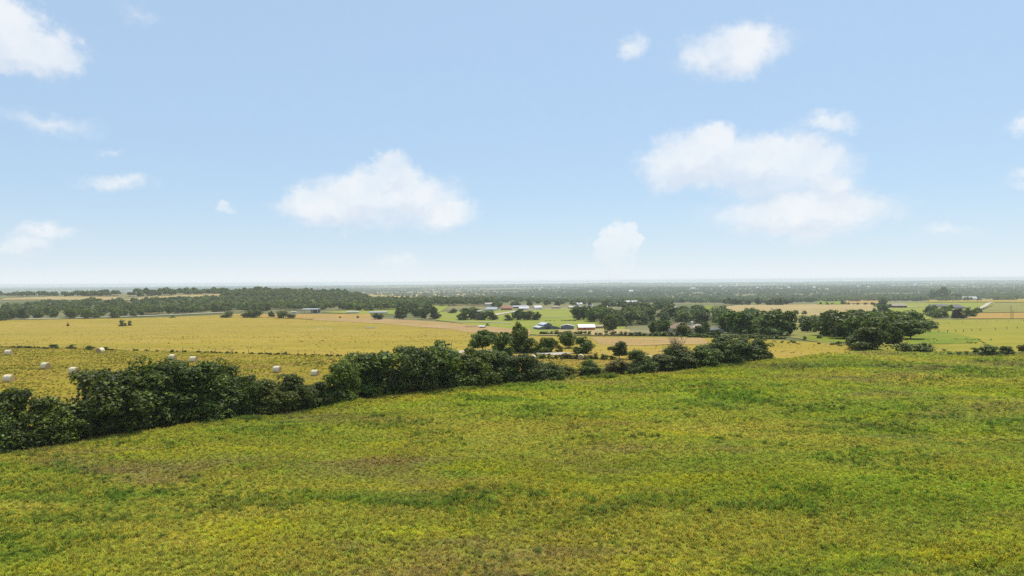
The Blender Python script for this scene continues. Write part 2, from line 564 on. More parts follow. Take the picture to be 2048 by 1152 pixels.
m, t, out = new_mat('golden grass blades')
g = t.new('ShaderNodeNewGeometry')
at = t.new('ShaderNodeAttribute', attribute_name='tint', attribute_type='INSTANCER')
hn = t.noise(t.vec('MULTIPLY', g.outputs['Position'], (.4, 1, 0)), .04, 5, .6)
hc = t.mix(1.0, t.mix(t.ramp(hn, .38, .62), (0.46, 0.355, 0.085), (0.39, 0.325, 0.06)), at.outputs['Color'], 'MULTIPLY')
bsdf(t, out, hc, .8, .1)
M['gold_grass'] = m
M['flower'] = plain('yellow flowers', (0.62, 0.42, 0.02), (0.52, 0.36, 0.02), 2, 0.7, 0.1)
M['straw'] = plain('straw', (0.47, 0.34, 0.19), (0.33, 0.23, 0.11), 5, 0.9, 0.1, 0.8, (1, 1, 1))
M['wrap'] = plain('net wrapped straw', (0.80, 0.72, 0.51), (0.66, 0.55, 0.34), 3, 0.85, 0.12, 0.6, (3, 0.8, 0.8))

# ------------------------------------------------------------------ the ground
xs = np.sinh(np.linspace(-1, 1, 261) * 6.4)
xs = xs / xs.max() * 12500
yy = np.concatenate([-np.geomspace(1500, 5, 25), np.arange(0, 320, 5.0), np.geomspace(320, 14000, 210)])
X, Y = np.meshgrid(xs, yy)
V = np.stack([X, Y, height(X, Y) - 0.0], -1).reshape(-1, 3)
nx, ny = len(xs), len(yy)
i = np.arange((ny - 1) * (nx - 1))
r0 = (i // (nx - 1)) * nx + i % (nx - 1)
Fq = np.stack([r0, r0 + 1, r0 + nx + 1, r0 + nx], 1)
tag(link('ground', mesh_np('ground', V, Fq, M['plain'], smooth=True)), kind='structure')


def sheet(name, pix, mat, lift=1.0, cell=None, wob=1.0, world=False):
    """a field or road laid over the ground; its outline is given where it stands"""
    pts = np.array(pix if world else [P(*p)[:2] for p in pix])
    per = np.linalg.norm(np.roll(pts, -1, 0) - pts, axis=1)
    size = per.sum() / 4
    near = np.hypot(pts[:, 0], pts[:, 1]).min() < 420
    cell = cell or min(max(size / 26, 2.0), 7.0 if near else 24.0)
    bd = []
    for k in range(len(pts)):
        a, b = pts[k], pts[(k + 1) % len(pts)]
        n = max(1, int(per[k] / cell))
        for j in range(n):
            q = a + (b - a) * j / n
            if 0 < j:
                q = q + rng.normal(0, 0.12 * cell * wob * min(1, 0.3), 2)
            bd.append(q)
    bd = np.array(bd)
    lo, hi = bd.min(0), bd.max(0)
    gx, gy = np.meshgrid(np.arange(lo[0], hi[0], cell), np.arange(lo[1], hi[1], cell))
    g = np.stack([gx.ravel(), gy.ravel()], 1) + rng.uniform(-0.2, 0.2, (gx.size, 2)) * cell
    # inside test
    ins = np.zeros(len(g), bool)
    j = len(bd) - 1
    for k in range(len(bd)):
        c = ((bd[k, 1] > g[:, 1]) != (bd[j, 1] > g[:, 1]))
        with np.errstate(divide='ignore', invalid='ignore'):
            xi = (bd[j, 0] - bd[k, 0]) * (g[:, 1] - bd[k, 1]) / (bd[j, 1] - bd[k, 1]) + bd[k, 0]
        ins ^= c & (g[:, 0] < xi)
        j = k
    g = g[ins]
    vs = [Vector(v) for v in bd] + [Vector(v) for v in g]
    ed = [(k, (k + 1) % len(bd)) for k in range(len(bd))]
    ov, oe, of, *_ = delaunay_2d_cdt(vs, ed, [], 1, 1e-4)
    ov = np.array([tuple(v) for v in ov])
    z = height(ov[:, 0], ov[:, 1]) + lift * (0.03 + 0.0004 * np.hypot(ov[:, 0], ov[:, 1]))
    me = mesh_np(name, np.column_stack([ov, z]), [list(f) for f in of], mat, smooth=True)
    return tag(link(name, me), kind='structure')


def strip(name, pix, width, mat, lift=2.0):
    """a road following a line"""
    c = np.array([P(*p)[:2] for p in pix])
    tn = np.gradient(c, axis=0)
    tn /= np.linalg.norm(tn, axis=1)[:, None]
    nr = np.stack([-tn[:, 1], tn[:, 0]], 1) * width / 2
    return sheet(name, np.concatenate([c + nr, (c - nr)[::-1]]), mat, lift, cell=max(width * 0.8, 2.5), wob=0.4, world=True)


MEADOW = [(-500, 1500), (2600, 1500), (2300, 700), (2050, 708), (1870, 706), (1700, 706), (1600, 716), (1535, 722), (1450, 736),
          (1330, 751), (1150, 758), (1020, 772), (900, 784), (780, 796), (660, 815), (560, 832), (420, 850), (280, 868), (180, 886), (60, 908), (-120, 935)]
GOLD = [(-250, 698), (-250, 642), (0, 641), (150, 639), (300, 636), (450, 630), (620, 640), (760, 641), (900, 650), (1060, 673), (1400, 675),
                     (1560, 681), (1690, 689), (1720, 702), (1600, 720), (1500, 735), (1100, 735), (800, 735), (400, 715)]
sheet('gold_field', GOLD, M['gold'], 1.0)
HAY = [(-250, 980), (-250, 693), (0, 694), (200, 698), (400, 704), (600, 710), (760, 714), (920, 716), (1080, 718), (1300, 722), (1430, 727), (1500, 735),
                    (1330, 760), (1000, 790), (660, 830), (300, 880)]
sheet('hay_field', HAY, M['hay'], 1.6)
sheet('meadow', MEADOW, M['meadow'], 2.6, cell=3.5)
sheet('rust_field', [(440, 629), (740, 629), (745, 638), (620, 639), (450, 631)], M['rust'], 1.5)
sheet('bare_field', [(620, 641), (650, 634), (760, 638), (900, 646), (1060, 660), (1060, 672), (900, 659), (760, 648)], M['pink'], 1.5)
sheet('dry_field', [(1180, 676), (1400, 676), (1420, 688), (1300, 692), (1200, 690)], M['pink'], 1.5)
sheet('pasture', [(872, 641), (880, 625), (960, 622), (1060, 620), (1150, 618), (1180, 640), (1250, 652), (1250, 668), (1070, 670), (960, 653)], M['pasture'], 1.4)
sheet('dirt_yard', [(1070, 672), (1120, 659), (1260, 660), (1260, 672)], M['tanfield'], 2.2)
sheet('tan_field', [(712, 603), (715, 589), (968, 588), (985, 603)], M['tanfield'], 1.4)
sheet('tan_field', [(0, 601), (10, 597), (240, 595), (230, 601)], M['tanfield'], 1.4)
sheet('tan_field', [(240, 601), (300, 594), (450, 588), (450, 594), (350, 602)], M['tanfield'], 1.4)
sheet('tan_field', [(490, 604), (520, 599), (640, 599), (640, 604)], M['olive'], 1.4)
sheet('pasture', [(-60, 623), (-60, 612), (56, 611), (50, 623)], M['yellowgreen'], 1.4)
sheet('pasture', [(640, 625), (740, 619), (900, 610), (880, 625), (760, 630)], M['pasture'], 1.3)
sheet('crop_field', [(1375, 619), (1388, 612), (1428, 612), (1425, 624)], M['vivid'], 1.6)
sheet('tan_field', [(1425, 622), (1470, 611), (1640, 609), (1760, 608), (1765, 628), (1720, 640), (1620, 640), (1540, 640)], M['tanfield'], 1.2)
sheet('crop_field', [(1634, 610), (1638, 600.5), (1690, 600), (1692, 610)], M['vivid'], 1.6)
sheet('tan_field', [(1694, 608), (1692, 600), (1765, 599), (1760, 608)], M['rust'], 1.8)
sheet('pasture', [(1560, 655), (1570, 632), (1720, 632), (1780, 660), (1660, 690), (1580, 675)], M['olive'], 1.4)
sheet('gold_strip', [(1852, 605), (1852, 599.5), (2300, 598), (2300, 605)], M['gold'], 1.4)
sheet('pasture', [(1750, 622), (1760, 609), (1852, 606), (2000, 606), (1950, 626), (1850, 640), (1760, 640)], M['pasture'], 1.3)
sheet('pasture', [(1962, 626), (1995, 606), (2300, 604), (2300, 624)], M['olive'], 1.4)
sheet('dry_field', [(1930, 638), (1960, 627), (2300, 624), (2300, 638)], M['rust'], 1.4)
sheet('pasture', [(1700, 708), (1720, 690), (1800, 660), (1860, 640), (2300, 637), (2300, 706), (2050, 710), (1870, 709)], M['yellowgreen'], 1.2)
sheet('crop_field', [(1820, 690), (1810, 676), (1830, 662), (1880, 664), (1960, 680), (1955, 686)], M['vivid'], 2.2)
sheet('crop_field', [(1600, 675), (1640, 670), (1700, 672), (1705, 686), (1640, 684)], M['vivid'], 2.0)
strip('dirt_road', [(-200, 645), (0, 640), (150, 637.5), (285, 633), (370, 629.5), (450, 626)], 9, M['gravel'], 2.6)
strip('driveway', [(1938, 630), (1950, 625), (1962, 617), (1975, 610), (1984, 606.5)], 5.5, M['concrete'], 3.0)
strip('driveway', [(1800, 615.5), (1825, 615), (1850, 614)], 7, M['concrete'], 3.0)
strip('gravel_road', [(870, 713), (915, 705), (960, 703), (1010, 704), (1080, 706), (1130, 710)], 5.5, M['gravel'], 2.4)
strip('gravel_road', [(985, 632), (1010, 627), (1040, 622), (1080, 619), (1130, 618), (1160, 618)], 7, M['gravel'], 2.6)
strip('road', [(1560, 646), (1600, 645), (1640, 644), (1680, 640)], 9, M['asphalt'], 3.0)
strip('dirt_track', [(900, 644), (960, 645), (1020, 647)], 3.5, M['gravel'], 2.6)
strip('dirt_track', [(1082, 635.5), (1110, 636), (1150, 636.5)], 3.0, M['gravel'], 2.6)


# ------------------------------------------------------------------ foliage
def unit(v):
    return v / np.maximum(np.linalg.norm(v, axis=-1, keepdims=True), 1e-9)


def leaves(C, N, size, rg, asp=0.55):
    """one bent leaf-cluster face (two triangles) per centre"""
    n = len(C)
    t = unit(np.cross(N, rg.normal(size=(n, 3))))
    b = np.cross(N, t)
    s = size * rg.uniform(0.6, 1.35, (n, 1))
    fold = N * s * rg.uniform(0.05, 0.35, (n, 1))
    v = np.stack([C - t * s, C + b * s * asp - fold, C + t * s, C - b * s * asp - fold], 1).reshape(-1, 3)
    f = np.arange(n * 4).reshape(n, 4)
    return v, np.concatenate([f[:, [0, 1, 2]], f[:, [0, 2, 3]]])


def crown_mesh(name, seed, n_leaf, size, mat, lobes=7, skirt=0.0, tall=1.0, clumps=60, rad=(0.10, 0.19)):
    """crown that fills x, y in -0.5..0.5 and z in 0..1"""
    rg = np.random.default_rng(seed)
    # lobes
    L = []
    for k in range(lobes):
        a = rg.uniform(0, 2 * math.pi)
        r = 0.27 * math.sqrt(rg.uniform(0.05, 1))
        z = rg.uniform(0.30 - 0.22 * skirt, 0.70)
        w = rg.uniform(0.20, 0.30) * (1.15 - 0.45 * max(0, z - 0.45))
        L.append((r * math.cos(a), r * math.sin(a), z, w, w * rg.uniform(0.75, 1.15) * 1.05 * tall))
    L.append((rg.uniform(-.06, .06), rg.uniform(-.06, .06), 0.66, 0.26, 0.33))
    if skirt:
        for k in range(5):
            a = rg.uniform(0, 2 * math.pi)
            L.append((0.25 * math.cos(a), 0.25 * math.sin(a), 0.14, 0.24, 0.18))
    L = np.array(L)
    k = rg.integers(0, len(L), clumps)
    u = unit(rg.normal(size=(clumps, 3)))
    u[:, 2] = np.where(u[:, 2] < -0.3, -u[:, 2] * 0.6, u[:, 2])
    cc = L[k, :3] + u * np.stack([L[k, 3], L[k, 3], L[k, 4]], 1) * rg.uniform(0.62, 1.0, (clumps, 1))
    cr = rg.uniform(*rad, clumps)
    j = rg.integers(0, clumps, n_leaf)
    u = unit(rg.normal(size=(n_leaf, 3)))
    u[:, 2] = np.where(u[:, 2] < -0.55, -u[:, 2], u[:, 2])
    rr = rg.uniform(0.45, 1.0, (n_leaf, 1)) ** 0.6
    spike = 1 + (rg.uniform(size=(n_leaf, 1)) > 0.93) * rg.uniform(0.1, 0.45, (n_leaf, 1))
    C = cc[j] + u * cr[j][:, None] * rr * spike * np.array([1, 1, 0.8])
    kc = n_leaf // 6
    jc = rg.integers(0, len(L), kc)
    C[:kc] = L[jc, :3] + unit(rg.normal(size=(kc, 3))) * np.stack([L[jc, 3], L[jc, 3], L[jc, 4]], 1) * rg.uniform(0.2, 0.8, (kc, 1))
    N = unit(u + rg.normal(0, 0.55, (n_leaf, 3)) + np.array([0, 0, 0.35]))
    size = np.where(np.arange(n_leaf) < kc, 1.7, 1.0)[:, None] * size
    v, f = leaves(C, N, size, rg)
    lo, hi = np.percentile(v[:, 2], 0.5), np.percentile(v[:, 2], 99.75)
    v[:, 2] = (v[:, 2] - lo) / (hi - lo)
    wd = np.percentile(np.abs(v[:, :2]), 98.2)
    v[:, :2] *= 0.5 / wd
    v[:, 2] = np.maximum(v[:, 2], -0.02)
    return mesh_np(name, v, f, mat)


def trunk_mesh(name, seed, limbs=5, sides=7, fork=0.35, mat=None):
    """unit high trunk with limbs; reaches z = 1, spread about 0.3"""
    rg = random.Random(seed)
    b = MB()
    p = [Vector((0, 0, -0.05))]
    for k in range(4):
        p.append(p[-1] + Vector((rg.uniform(-.03, .03), rg.uniform(-.03, .03), 0.22)))
    b.tube(p, [0.055, 0.042, 0.034, 0.024, 0.012], sides)
    for k in range(limbs):
        s = p[1] + (p[3] - p[1]) * rg.uniform(0.1, 0.9)
        a = 2 * math.pi * k / limbs + rg.uniform(-.4, .4)
        ln = rg.uniform(0.22, 0.34)
        q = [s, s + Vector((math.cos(a) * ln * .5, math.sin(a) * ln * .5, ln * .35)), s + Vector((math.cos(a) * ln, math.sin(a) * ln, ln * 0.95))]
        b.tube(q, [0.022, 0.015, 0.005], max(4, sides - 2))
    return b.mesh(name, mat or M['bark'], True)


NEAR = [crown_mesh('crown', 100 + k, 13000, 0.025, M['leaf_hedge'], lobes=6 + k % 4, skirt=1.0, clumps=85 + 8 * k, rad=(0.08, 0.16)) for k in range(7)]
SINGLE = [crown_mesh('crown', 200 + k, 5200, 0.038, M['leaf'], lobes=6 + k % 3, skirt=0.25 * (k % 2), clumps=55, rad=(0.09, 0.17)) for k in range(5)]
MID = [crown_mesh('crown', 300 + k, 1500, 0.055, M['leaf'], lobes=6 + k % 3, skirt=0.4 * (k % 2), clumps=42, rad=(0.10, 0.19)) for k in range(7)]
LOW = [crown_mesh('crown', 400 + k, 520, 0.095, M['leaf'], lobes=6, skirt=0.3, clumps=26, rad=(0.11, 0.20)) for k in range(5)]
BUSH = [crown_mesh('shrub', 500 + k, 1100, 0.055, M['leaf'], lobes=5 + k, skirt=1.0, clumps=34, rad=(0.10, 0.20)) for k in range(5)]
TINY = [crown_mesh('shrub', 600 + k, 170, 0.14, M['leaf'], lobes=5, skirt=1.0, clumps=16, rad=(0.12, 0.22)) for k in range(4)]
RED = crown_mesh('crown', 700, 1600, 0.055, M['leaf_red'], lobes=7, skirt=0.3, clumps=42)
TRUNK = [trunk_mesh('trunk', 800 + k) for k in range(4)]
TRUNK_LOW = [trunk_mesh('trunk', 820 + k, 3, 5) for k in range(2)]

RV = random.Random(11)


def tree(name, px, py, wp, hp, label, group=None, lod='mid', tint=None, bole=0.14, cat='tree', at=None):
    if at is None:
        # the given pixel is the front foot of the crown: the stem stands half a crown behind it
        p = P(px, py)
        hd = (p - CAM)[:2] / np.linalg.norm((p - CAM)[:2])
        q = p[:2] + hd * wp * mpp(p) * 0.40
        p = np.array([q[0], q[1], float(height(*q))])
        d = ray(px, py - hp)
        ht = CAM[2] + d[2] / np.linalg.norm(d[:2]) * np.linalg.norm(p[:2]) - p[2]
        wd = wp * mpp(p)
    else:
        p = at
        wd, ht = wp * mpp(p), hp * mpp(p)
    s = mpp(p)
    root = link(name, None, loc=tuple(p), rz=RV.uniform(0, 6.28))
    root.empty_display_size = 0.5
    tag(root, label, cat, group)
    pool = {'near': NEAR, 'single': SINGLE, 'mid': MID, 'low': LOW, 'red': [RED]}[lod]
    c = link('crown', RV.choice(pool), root, (0, 0, ht * bole), 0, (wd, wd * RV.uniform(0.85, 1.1), ht * (1 - bole)))
    v = RV.uniform(0.85, 1.15)
    tint = tint or (1, 1, 1)
    c.color = (tint[0] * v * RV.uniform(0.93, 1.07), tint[1] * v, tint[2] * v * RV.uniform(0.9, 1.1), 1)
    th = ht * (0.55 + bole * 0.45)
    k = RV.uniform(0.85, 1.1) * th * (1.0 if lod != 'near' else 0.8)
    link('trunk', RV.choice(TRUNK_LOW if lod == 'low' else TRUNK), root, (0, 0, 0), 0, (k, k, th))
    return root


def shrub(px, py, wp, hp, label, group=None, tint=(1, 1, 1), tiny=False, name='shrub', at=None):
    p = P(px, py) if at is None else at
    s = mpp(p)
    o = link(name, RV.choice(TINY if tiny else BUSH), None, (p[0], p[1], p[2] - 0.1), RV.uniform(0, 6.28), (wp * s, wp * s * RV.uniform(0.7, 1), hp * s))
    v = RV.uniform(0.85, 1.15)
    o.color = (tint[0] * v, tint[1] * v, tint[2] * v, 1)
    return tag(o, label, 'shrub', group)


# hedge of trees along the meadow's edge: x, base y, width, height, tint, label
HG = 'trees of the long hedge beside the meadow'
N1, OL, BR, DK = (1, 1, 1), (1.25, 1.2, 1.0), (1.9, 1.35, 1.3), (0.75, 0.8, 0.85)
for px, py, wp, hp, ti, lb in [
    (-48, 924, 110, 125, N1, 'hedge tree cut by the left edge at the near end of the hedge'),
    (28, 910, 118, 126, N1, 'low dark hedge tree nearest the left edge, lit on its top'),
    (104, 896, 112, 100, OL, 'lower hedge tree just left of the first tall rounded one'),
    (205, 878, 150, 132, N1, 'tall rounded dark hedge tree standing first in the big left clump'),
    (292, 864, 150, 142, OL, 'tallest hedge tree of the left clump with pale green leaves on its shoulder'),
    (345, 852, 120, 128, N1, 'dense hedge tree in the middle of the big left clump'),
    (402, 850, 135, 122, N1, 'broad dark hedge tree at the right of the big left clump'),
    (446, 842, 90, 118, N1, 'hedge tree with an upright top ending the big left clump'),
    (486, 838, 62, 82, N1, 'narrow spiky hedge tree in the dip right of the big left clump'),
    (534, 836, 96, 74, OL, 'low hedge tree below the bale pair, pale leaves at its foot'),
    (590, 828, 90, 76, N1, 'low pointed hedge tree under the lone bale, left of the dip'),
    (641, 820, 72, 54, DK, 'lowest bushy hedge tree, in the dip before the second clump'),
    (688, 812, 78, 88, OL, 'light green hedge tree at the left end of the second clump'),
    (752, 800, 118, 92, N1, 'broad rounded hedge tree of the second clump'),
    (822, 790, 92, 92, N1, 'hedge tree with slanting pale stems in the second clump'),
    (886, 784, 116, 96, N1, 'tallest dome shaped hedge tree of the second clump'),
    (945, 778, 92, 78, OL, 'bright topped hedge tree right of the tallest dome'),
    (990, 772, 84, 66, N1, 'hedge tree below the pale gravel road, sloping down to the right'),
    (1050, 770, 70, 56, N1, 'round hedge tree partly hiding two bales'),
    (1096, 766, 54, 38, OL, 'small hedge bush right of the tree hiding two bales'),
    (1133, 762, 42, 26, (1.5, 1.3, 1.0), 'thin low hedge bush where the hedge is sparsest'),
    (1177, 757, 46, 36, OL, 'isolated green hedge bush below the lone end-on bale'),
    (1236, 755, 52, 34, BR, 'brownish dry hedge bush near the middle of the meadow edge'),
    (1276, 752, 56, 48, N1, 'rounded hedge tree just right of the brownish bush'),
    (1314, 748, 56, 34, OL, 'low hedge tree between the rounded one and the bare tree'),
    (1352, 745, 76, 54, N1, 'hedge tree at the foot of the bare dead tree'),
    (1398, 741, 66, 46, OL, 'lighter hedge tree in the hollow right of the bare tree'),
    (1440, 736, 84, 60, N1, 'tallest hedge tree of the right clump'),
    (1482, 730, 74, 52, N1, 'rounded hedge tree second from the right end of the hedge'),
    (1514, 725, 52, 45, N1, 'last hedge tree at the right end of the hedge')]:
    ht_ = tree('hedge_tree', px, py - 3, wp * 1.12, hp * 1.0, lb, HG, 'near', ti, 0.0)
    if 'pale stems' in lb:
        ht_.rotation_euler.z = 0
        bz, k = MB(), wp * mpp(P(px, py))
        for x0, x1, z1 in ((-.42, -.30, .75), (-.40, -.12, .55), (-.38, .05, .48), (.1, -.1, .62), (.3, .42, .5)):
            bz.tube([(x0 * k, -.50 * k, .12 * k), ((x0 * .5 + x1 * .5) * k, -.52 * k, z1 * .6 * k), (x1 * k, -.46 * k, z1 * k)], [.06, .05, .02], 5)
        bz.obj('branches', M['deadwood'], ht_)

# bare dead tree
p = P(1354, 738)
s = mpp(p)
root = tag(link('dead_tree', None, loc=tuple(p)), 'bare grey dead tree with upright branches rising above the hedge', 'tree')
tw, br = MB(), MB()
rg = random.Random(5)
H = 66 * s


def twig(b, a, d, ln, r, n):
    m = a + d * ln * 0.5 + Vector((rg.uniform(-.1, .1), rg.uniform(-.1, .1), rg.uniform(0, .1))) * ln
    e = a + d * ln
    b.tube([a, m, e], [r, r * 0.75, r * 0.45], 4, False)
    if n:
        for k in range(3 if n > 1 else 4):
            q = a + (e - a) * rg.uniform(0.45, 1.0)
            d2 = (d + Vector((rg.uniform(-.75, .75), rg.uniform(-.75, .75), rg.uniform(-.1, .55)))).normalized()
            twig(tw, q, d2, ln * rg.uniform(0.45, 0.7), r * 0.55, n - 1)


br.tube([(0, 0, -.2), (0.05, 0, H * .3), (0, 0.1, H * .55)], [0.28, 0.22, 0.15], 7)
for k in range(7):
    a = 6.28 * k / 7
    twig(br, Vector((0, 0, H * rg.uniform(.35, .55))), Vector((math.cos(a) * .5, math.sin(a) * .5, 1)).normalized(), H * rg.uniform(.26, .42), 0.09, 3)
br.obj('trunk', M['deadwood'], root, True)
tw.obj('branches', M['deadwood'], root)

# single trees behind the hedge
for px, py, wp, hp, ti, lb, bo in [
    (965, 705, 50, 45, N1, 'lone spreading tree with a visible trunk left of the dark pair by the gravel road', 0.22),
    (1005, 714, 40, 50, DK, 'dark leafy tree at the left of the tall pair by the gravel road', 0.02),
    (1040, 707, 46, 61, OL, 'tallest tree by the gravel road, rising over the blue grey barn', 0.06),
    (1056, 708, 38, 32, OL, 'small light tree at the right foot of the tallest roadside tree', 0.02),
    (1096, 707, 44, 32, (1.4, 1.35, 1), 'light green rounded tree between the tall pair and the two trees below the shed', 0.04),
    (1119, 706, 16, 17, BR, 'small brownish half dead tree right of the light green rounded one', 0.1),
    (1136, 698, 34, 36, N1, 'dark tree standing below the square grey shed', 0.12),
    (1168, 708, 42, 34, N1, 'round dark tree standing below the orange shed', 0.05),
    (1238, 720, 32, 38, DK, 'lone small tree with a forked trunk right of the orange shed', 0.2)]:
    tree('roadside_tree', px, py, wp * 1.06, hp, lb, 'single trees behind the hedge', 'single', tuple(1.2 * c for c in ti), bo)

# lone trees and bushes of the right side
for px, py, wp, hp, ti, lb, lod, bo in [
    (1740, 703, 80, 48, N1, 'big spreading oak in front of the right grove, shading its own foot', 'single', 0.08),
    (1712, 698, 40, 28, N1, 'smaller oak leaning against the left of the big front oak', 'single', 0.08),
    (1788, 693, 40, 40, N1, 'oak right behind the big front oak of the right grove', 'single', 0.1),
    (1822, 680, 70, 46, N1, 'wide oak with bare lower trunks at the right end of the grove', 'single', 0.16),
    (1860, 660, 32, 19, OL, 'small oak with a dark shadow alone right of the grove', 'single', 0.12),
    (1767, 629, 28, 20, DK, 'dark round tree rising behind the right grove', 'mid', 0.08),
    (1764, 614, 26, 18, N1, 'round tree left of the long dark house', 'mid', 0.08),
    (1868, 600, 22, 20, DK, 'left of the two tall dark trees by the white roofed barn', 'mid', 0.06),
    (1890, 600, 30, 26, DK, 'right and taller of the two tall dark trees by the white roofed barn', 'mid', 0.06),
    (1912, 600, 18, 14, DK, 'lower dark tree between the tall pair and the white roofed barn', 'mid', 0.06),
    (1686, 609, 11, 9, N1, 'small round tree at the right end of the bright green strip', 'low', 0.1),
    (1592, 629, 12, 9, DK, 'small dark round tree alone in the tan field', 'low', 0.06),
    (1576, 629, 6, 8, OL, 'tiny thin tree left of the small dark round one in the tan field', 'low', 0.2),
    (1609, 631, 10, 10, N1, 'small tree with a thin stem right of the dark round one in the tan field', 'low', 0.25),
    (2050, 707, 26, 20, BR, 'brownish small tree cut by the right edge beside the meadow', 'single', 0.15)]:
    tree('oak_tree' if lod == 'single' else 'field_tree', px, py, wp, hp, lb, None, lod, ti, bo)
tree('red_leaf_tree', 1917, 639, 26, 22, 'round tree with dark red leaves right of the right grove', None, 'red', None, 0.1)

for px, py, wp, hp, ti, lb in [
    (455, 636, 22, 14, N1, 'round tree standing first left of the dark field clump'),
    (494, 636, 18, 11, DK, 'leftmost tree of the dark clump in the rusty field'),
    (512, 636, 26, 17, DK, 'tallest tree of the dark clump in the rusty field'),
    (543, 635, 14, 13, N1, 'small upright tree in the middle of the dark field clump'),
    (566, 637, 22, 15, N1, 'rounded tree at the right end of the dark field clump'),
    (581, 637, 16, 9, N1, 'low tree trailing the right end of the dark field clump'),
    (755, 640, 20, 13, DK, 'small round tree left of the big central clump'),
    (906, 627, 17, 10, N1, 'small round tree alone on the green pasture'),
    (929, 641, 30, 25, N1, 'left tree of the pair left of the village'),
    (948, 640, 24, 26, DK, 'right tree of the pair left of the village'),
    (966, 641, 26, 20, DK, 'left tree of the dark pair below the pale village roofs'),
    (984, 641, 22, 22, N1, 'right tree of the dark pair below the pale village roofs'),
    (1017, 642, 17, 13, N1, 'small round tree alone right of the village pair'),
    (1038, 641, 24, 22, N1, 'left and tallest tree of the three left of the green pasture'),
    (1056, 641, 22, 19, DK, 'middle tree of the three left of the green pasture'),
    (1073, 641, 20, 17, DK, 'right tree of the three left of the green pasture'),
    (1220, 664, 30, 34, N1, 'tree in front of the wood, right of the orange shed'),
    (1306, 671, 24, 28, DK, 'dark tree left of the red vehicle'),
    (1328, 668, 26, 28, N1, 'tree between the red vehicle and the brown roofed house'),
    (1370, 673, 34, 28, OL, 'bushy tree in front of the brown roofed house'),
    (1398, 671, 18, 20, N1, 'small tree in front of the right wing of the brown roofed house'),
    (1412, 670, 20, 26, N1, 'tree before the gap between house and garage'),
    (1432, 673, 26, 14, DK, 'low dark tree in front of the garage')]:
    tree('field_tree', px, py, wp * 1.05, hp, lb, None, 'mid', ti, 0.08)


def inside(poly, x, y):
    c = False
    j = len(poly) - 1
    for i in range(len(poly)):
        if (poly[i][1] > y) != (poly[j][1] > y) and x < (poly[j][0] - poly[i][0]) * (y - poly[i][1]) / (poly[j][1] - poly[i][1]) + poly[i][0]:
            c = not c
        j = i
    return c


def scatter(poly, n, gap, rg, holes=()):
    """points of the ground inside an outline, kept apart by gap metres"""
    xs_, ys_ = [p[0] for p in poly], [p[1] for p in poly]
    got = []
    for _ in range(n * 40):
        if len(got) >= n:
            break
        px, py = rg.uniform(min(xs_), max(xs_)), rg.uniform(min(ys_), max(ys_))
        if not inside(poly, px, py) or any(a < px < b and c < py < d for a, b, c, d in holes):
            continue
        q = P(px, py)
        if all((q[0] - o[0]) ** 2 + (q[1] - o[1]) ** 2 > gap * gap for o in got):
            got.append(q)
    return got


ONES = 'first second third fourth fifth sixth seventh eighth ninth tenth eleventh twelfth thirteenth fourteenth fifteenth sixteenth seventeenth eighteenth nineteenth'.split()


def nth(k):
    if k < 19:
        return ONES[k]
    tens, one = divmod(k + 1, 10)
    if one == 0:
        return ['twentieth', 'thirtieth', 'fortieth', 'fiftieth'][tens - 2]
    return ['twenty', 'thirty', 'forty', 'fifty'][tens - 2] + '-' + ONES[one - 1]


def wood(name, poly, n, hm, wm, label, group, lod='mid', tint=N1, gap=4.5, holes=(), seed=1):
    rg = random.Random(seed)
    got = sorted(scatter(poly, n, gap, rg, holes), key=lambda q: q[1])
    rows = 1 if n < 22 else 2 if n < 44 else 3
    for r in range(rows):
        part = got[len(got) * r // rows:len(got) * (r + 1) // rows]
        where = [[''], ['front row ', 'back row '], ['front row ', 'middle row ', 'back row ']][rows - 1][r]
        for k, q in enumerate(sorted(part, key=lambda q: q[0] / q[1])):
            s = mpp(q)
            h, wd = rg.uniform(*hm), rg.uniform(*wm)
            tree(name, 0, 0, wd / s, h / s, nth(k) + ' ' + where + label, group, lod, tint, 0.08, at=q)


wood('wood_tree', [(58, 638), (200, 638), (285, 634), (290, 624), (200, 618), (100, 616), (60, 622)], 46, (7, 10.5), (8, 12),
     'tree from the left in the dense wood by the left road', 'trees of the left wood', 'mid', OL, 5, seed=2)
wood('wood_tree', [(292, 630), (450, 625), (600, 621), (745, 622), (745, 615), (450, 617), (300, 622)], 40, (7, 11), (8, 13.5),
     'tree from the left along the wood behind the gold field', 'trees along the wood behind the gold field', 'mid', OL, 6, seed=14)
wood('wood_tree', [(2, 643), (54, 642), (52, 635), (2, 637)], 6, (8, 10.5), (8, 11),
     'tree from the left in the small dark clump at the left edge', 'trees of the small left edge clump', 'mid', DK, 4, seed=3)
wood('wood_tree', [(778, 640), (876, 639), (872, 627), (800, 624)], 13, (8.5, 11.5), (8, 12),
     'tree from the left in the dense clump left of the pasture', 'trees of the central clump', 'mid', DK, 4.5, seed=4)
wood('wood_tree', [(1155, 640), (1185, 646), (1245, 654), (1262, 645), (1200, 628), (1156, 630)], 18, (8.5, 12), (8, 12),
     'tree from the left in the wood behind the orange shed', 'trees of the wood behind the sheds', 'mid', N1, 5, seed=5)
wood('wood_tree', [(1245, 648), (1300, 656), (1330, 656), (1450, 668), (1565, 676), (1570, 645), (1450, 632), (1262, 630)], 84, (7.5, 10.5), (9.5, 13.5),
     'tree from the left in the wood round the brown roofed house', 'trees of the wood around the house', 'mid', N1, 4, holes=[(1290, 1448, 650, 690)], seed=6)
wood('wood_tree', [(1602, 674), (1690, 676), (1705, 652), (1640, 650)], 13, (6.5, 10), (7, 11),
     'tree from the left at the left end of the right grove', 'trees of the left part of the right grove', 'mid', N1, 4.5, seed=7)
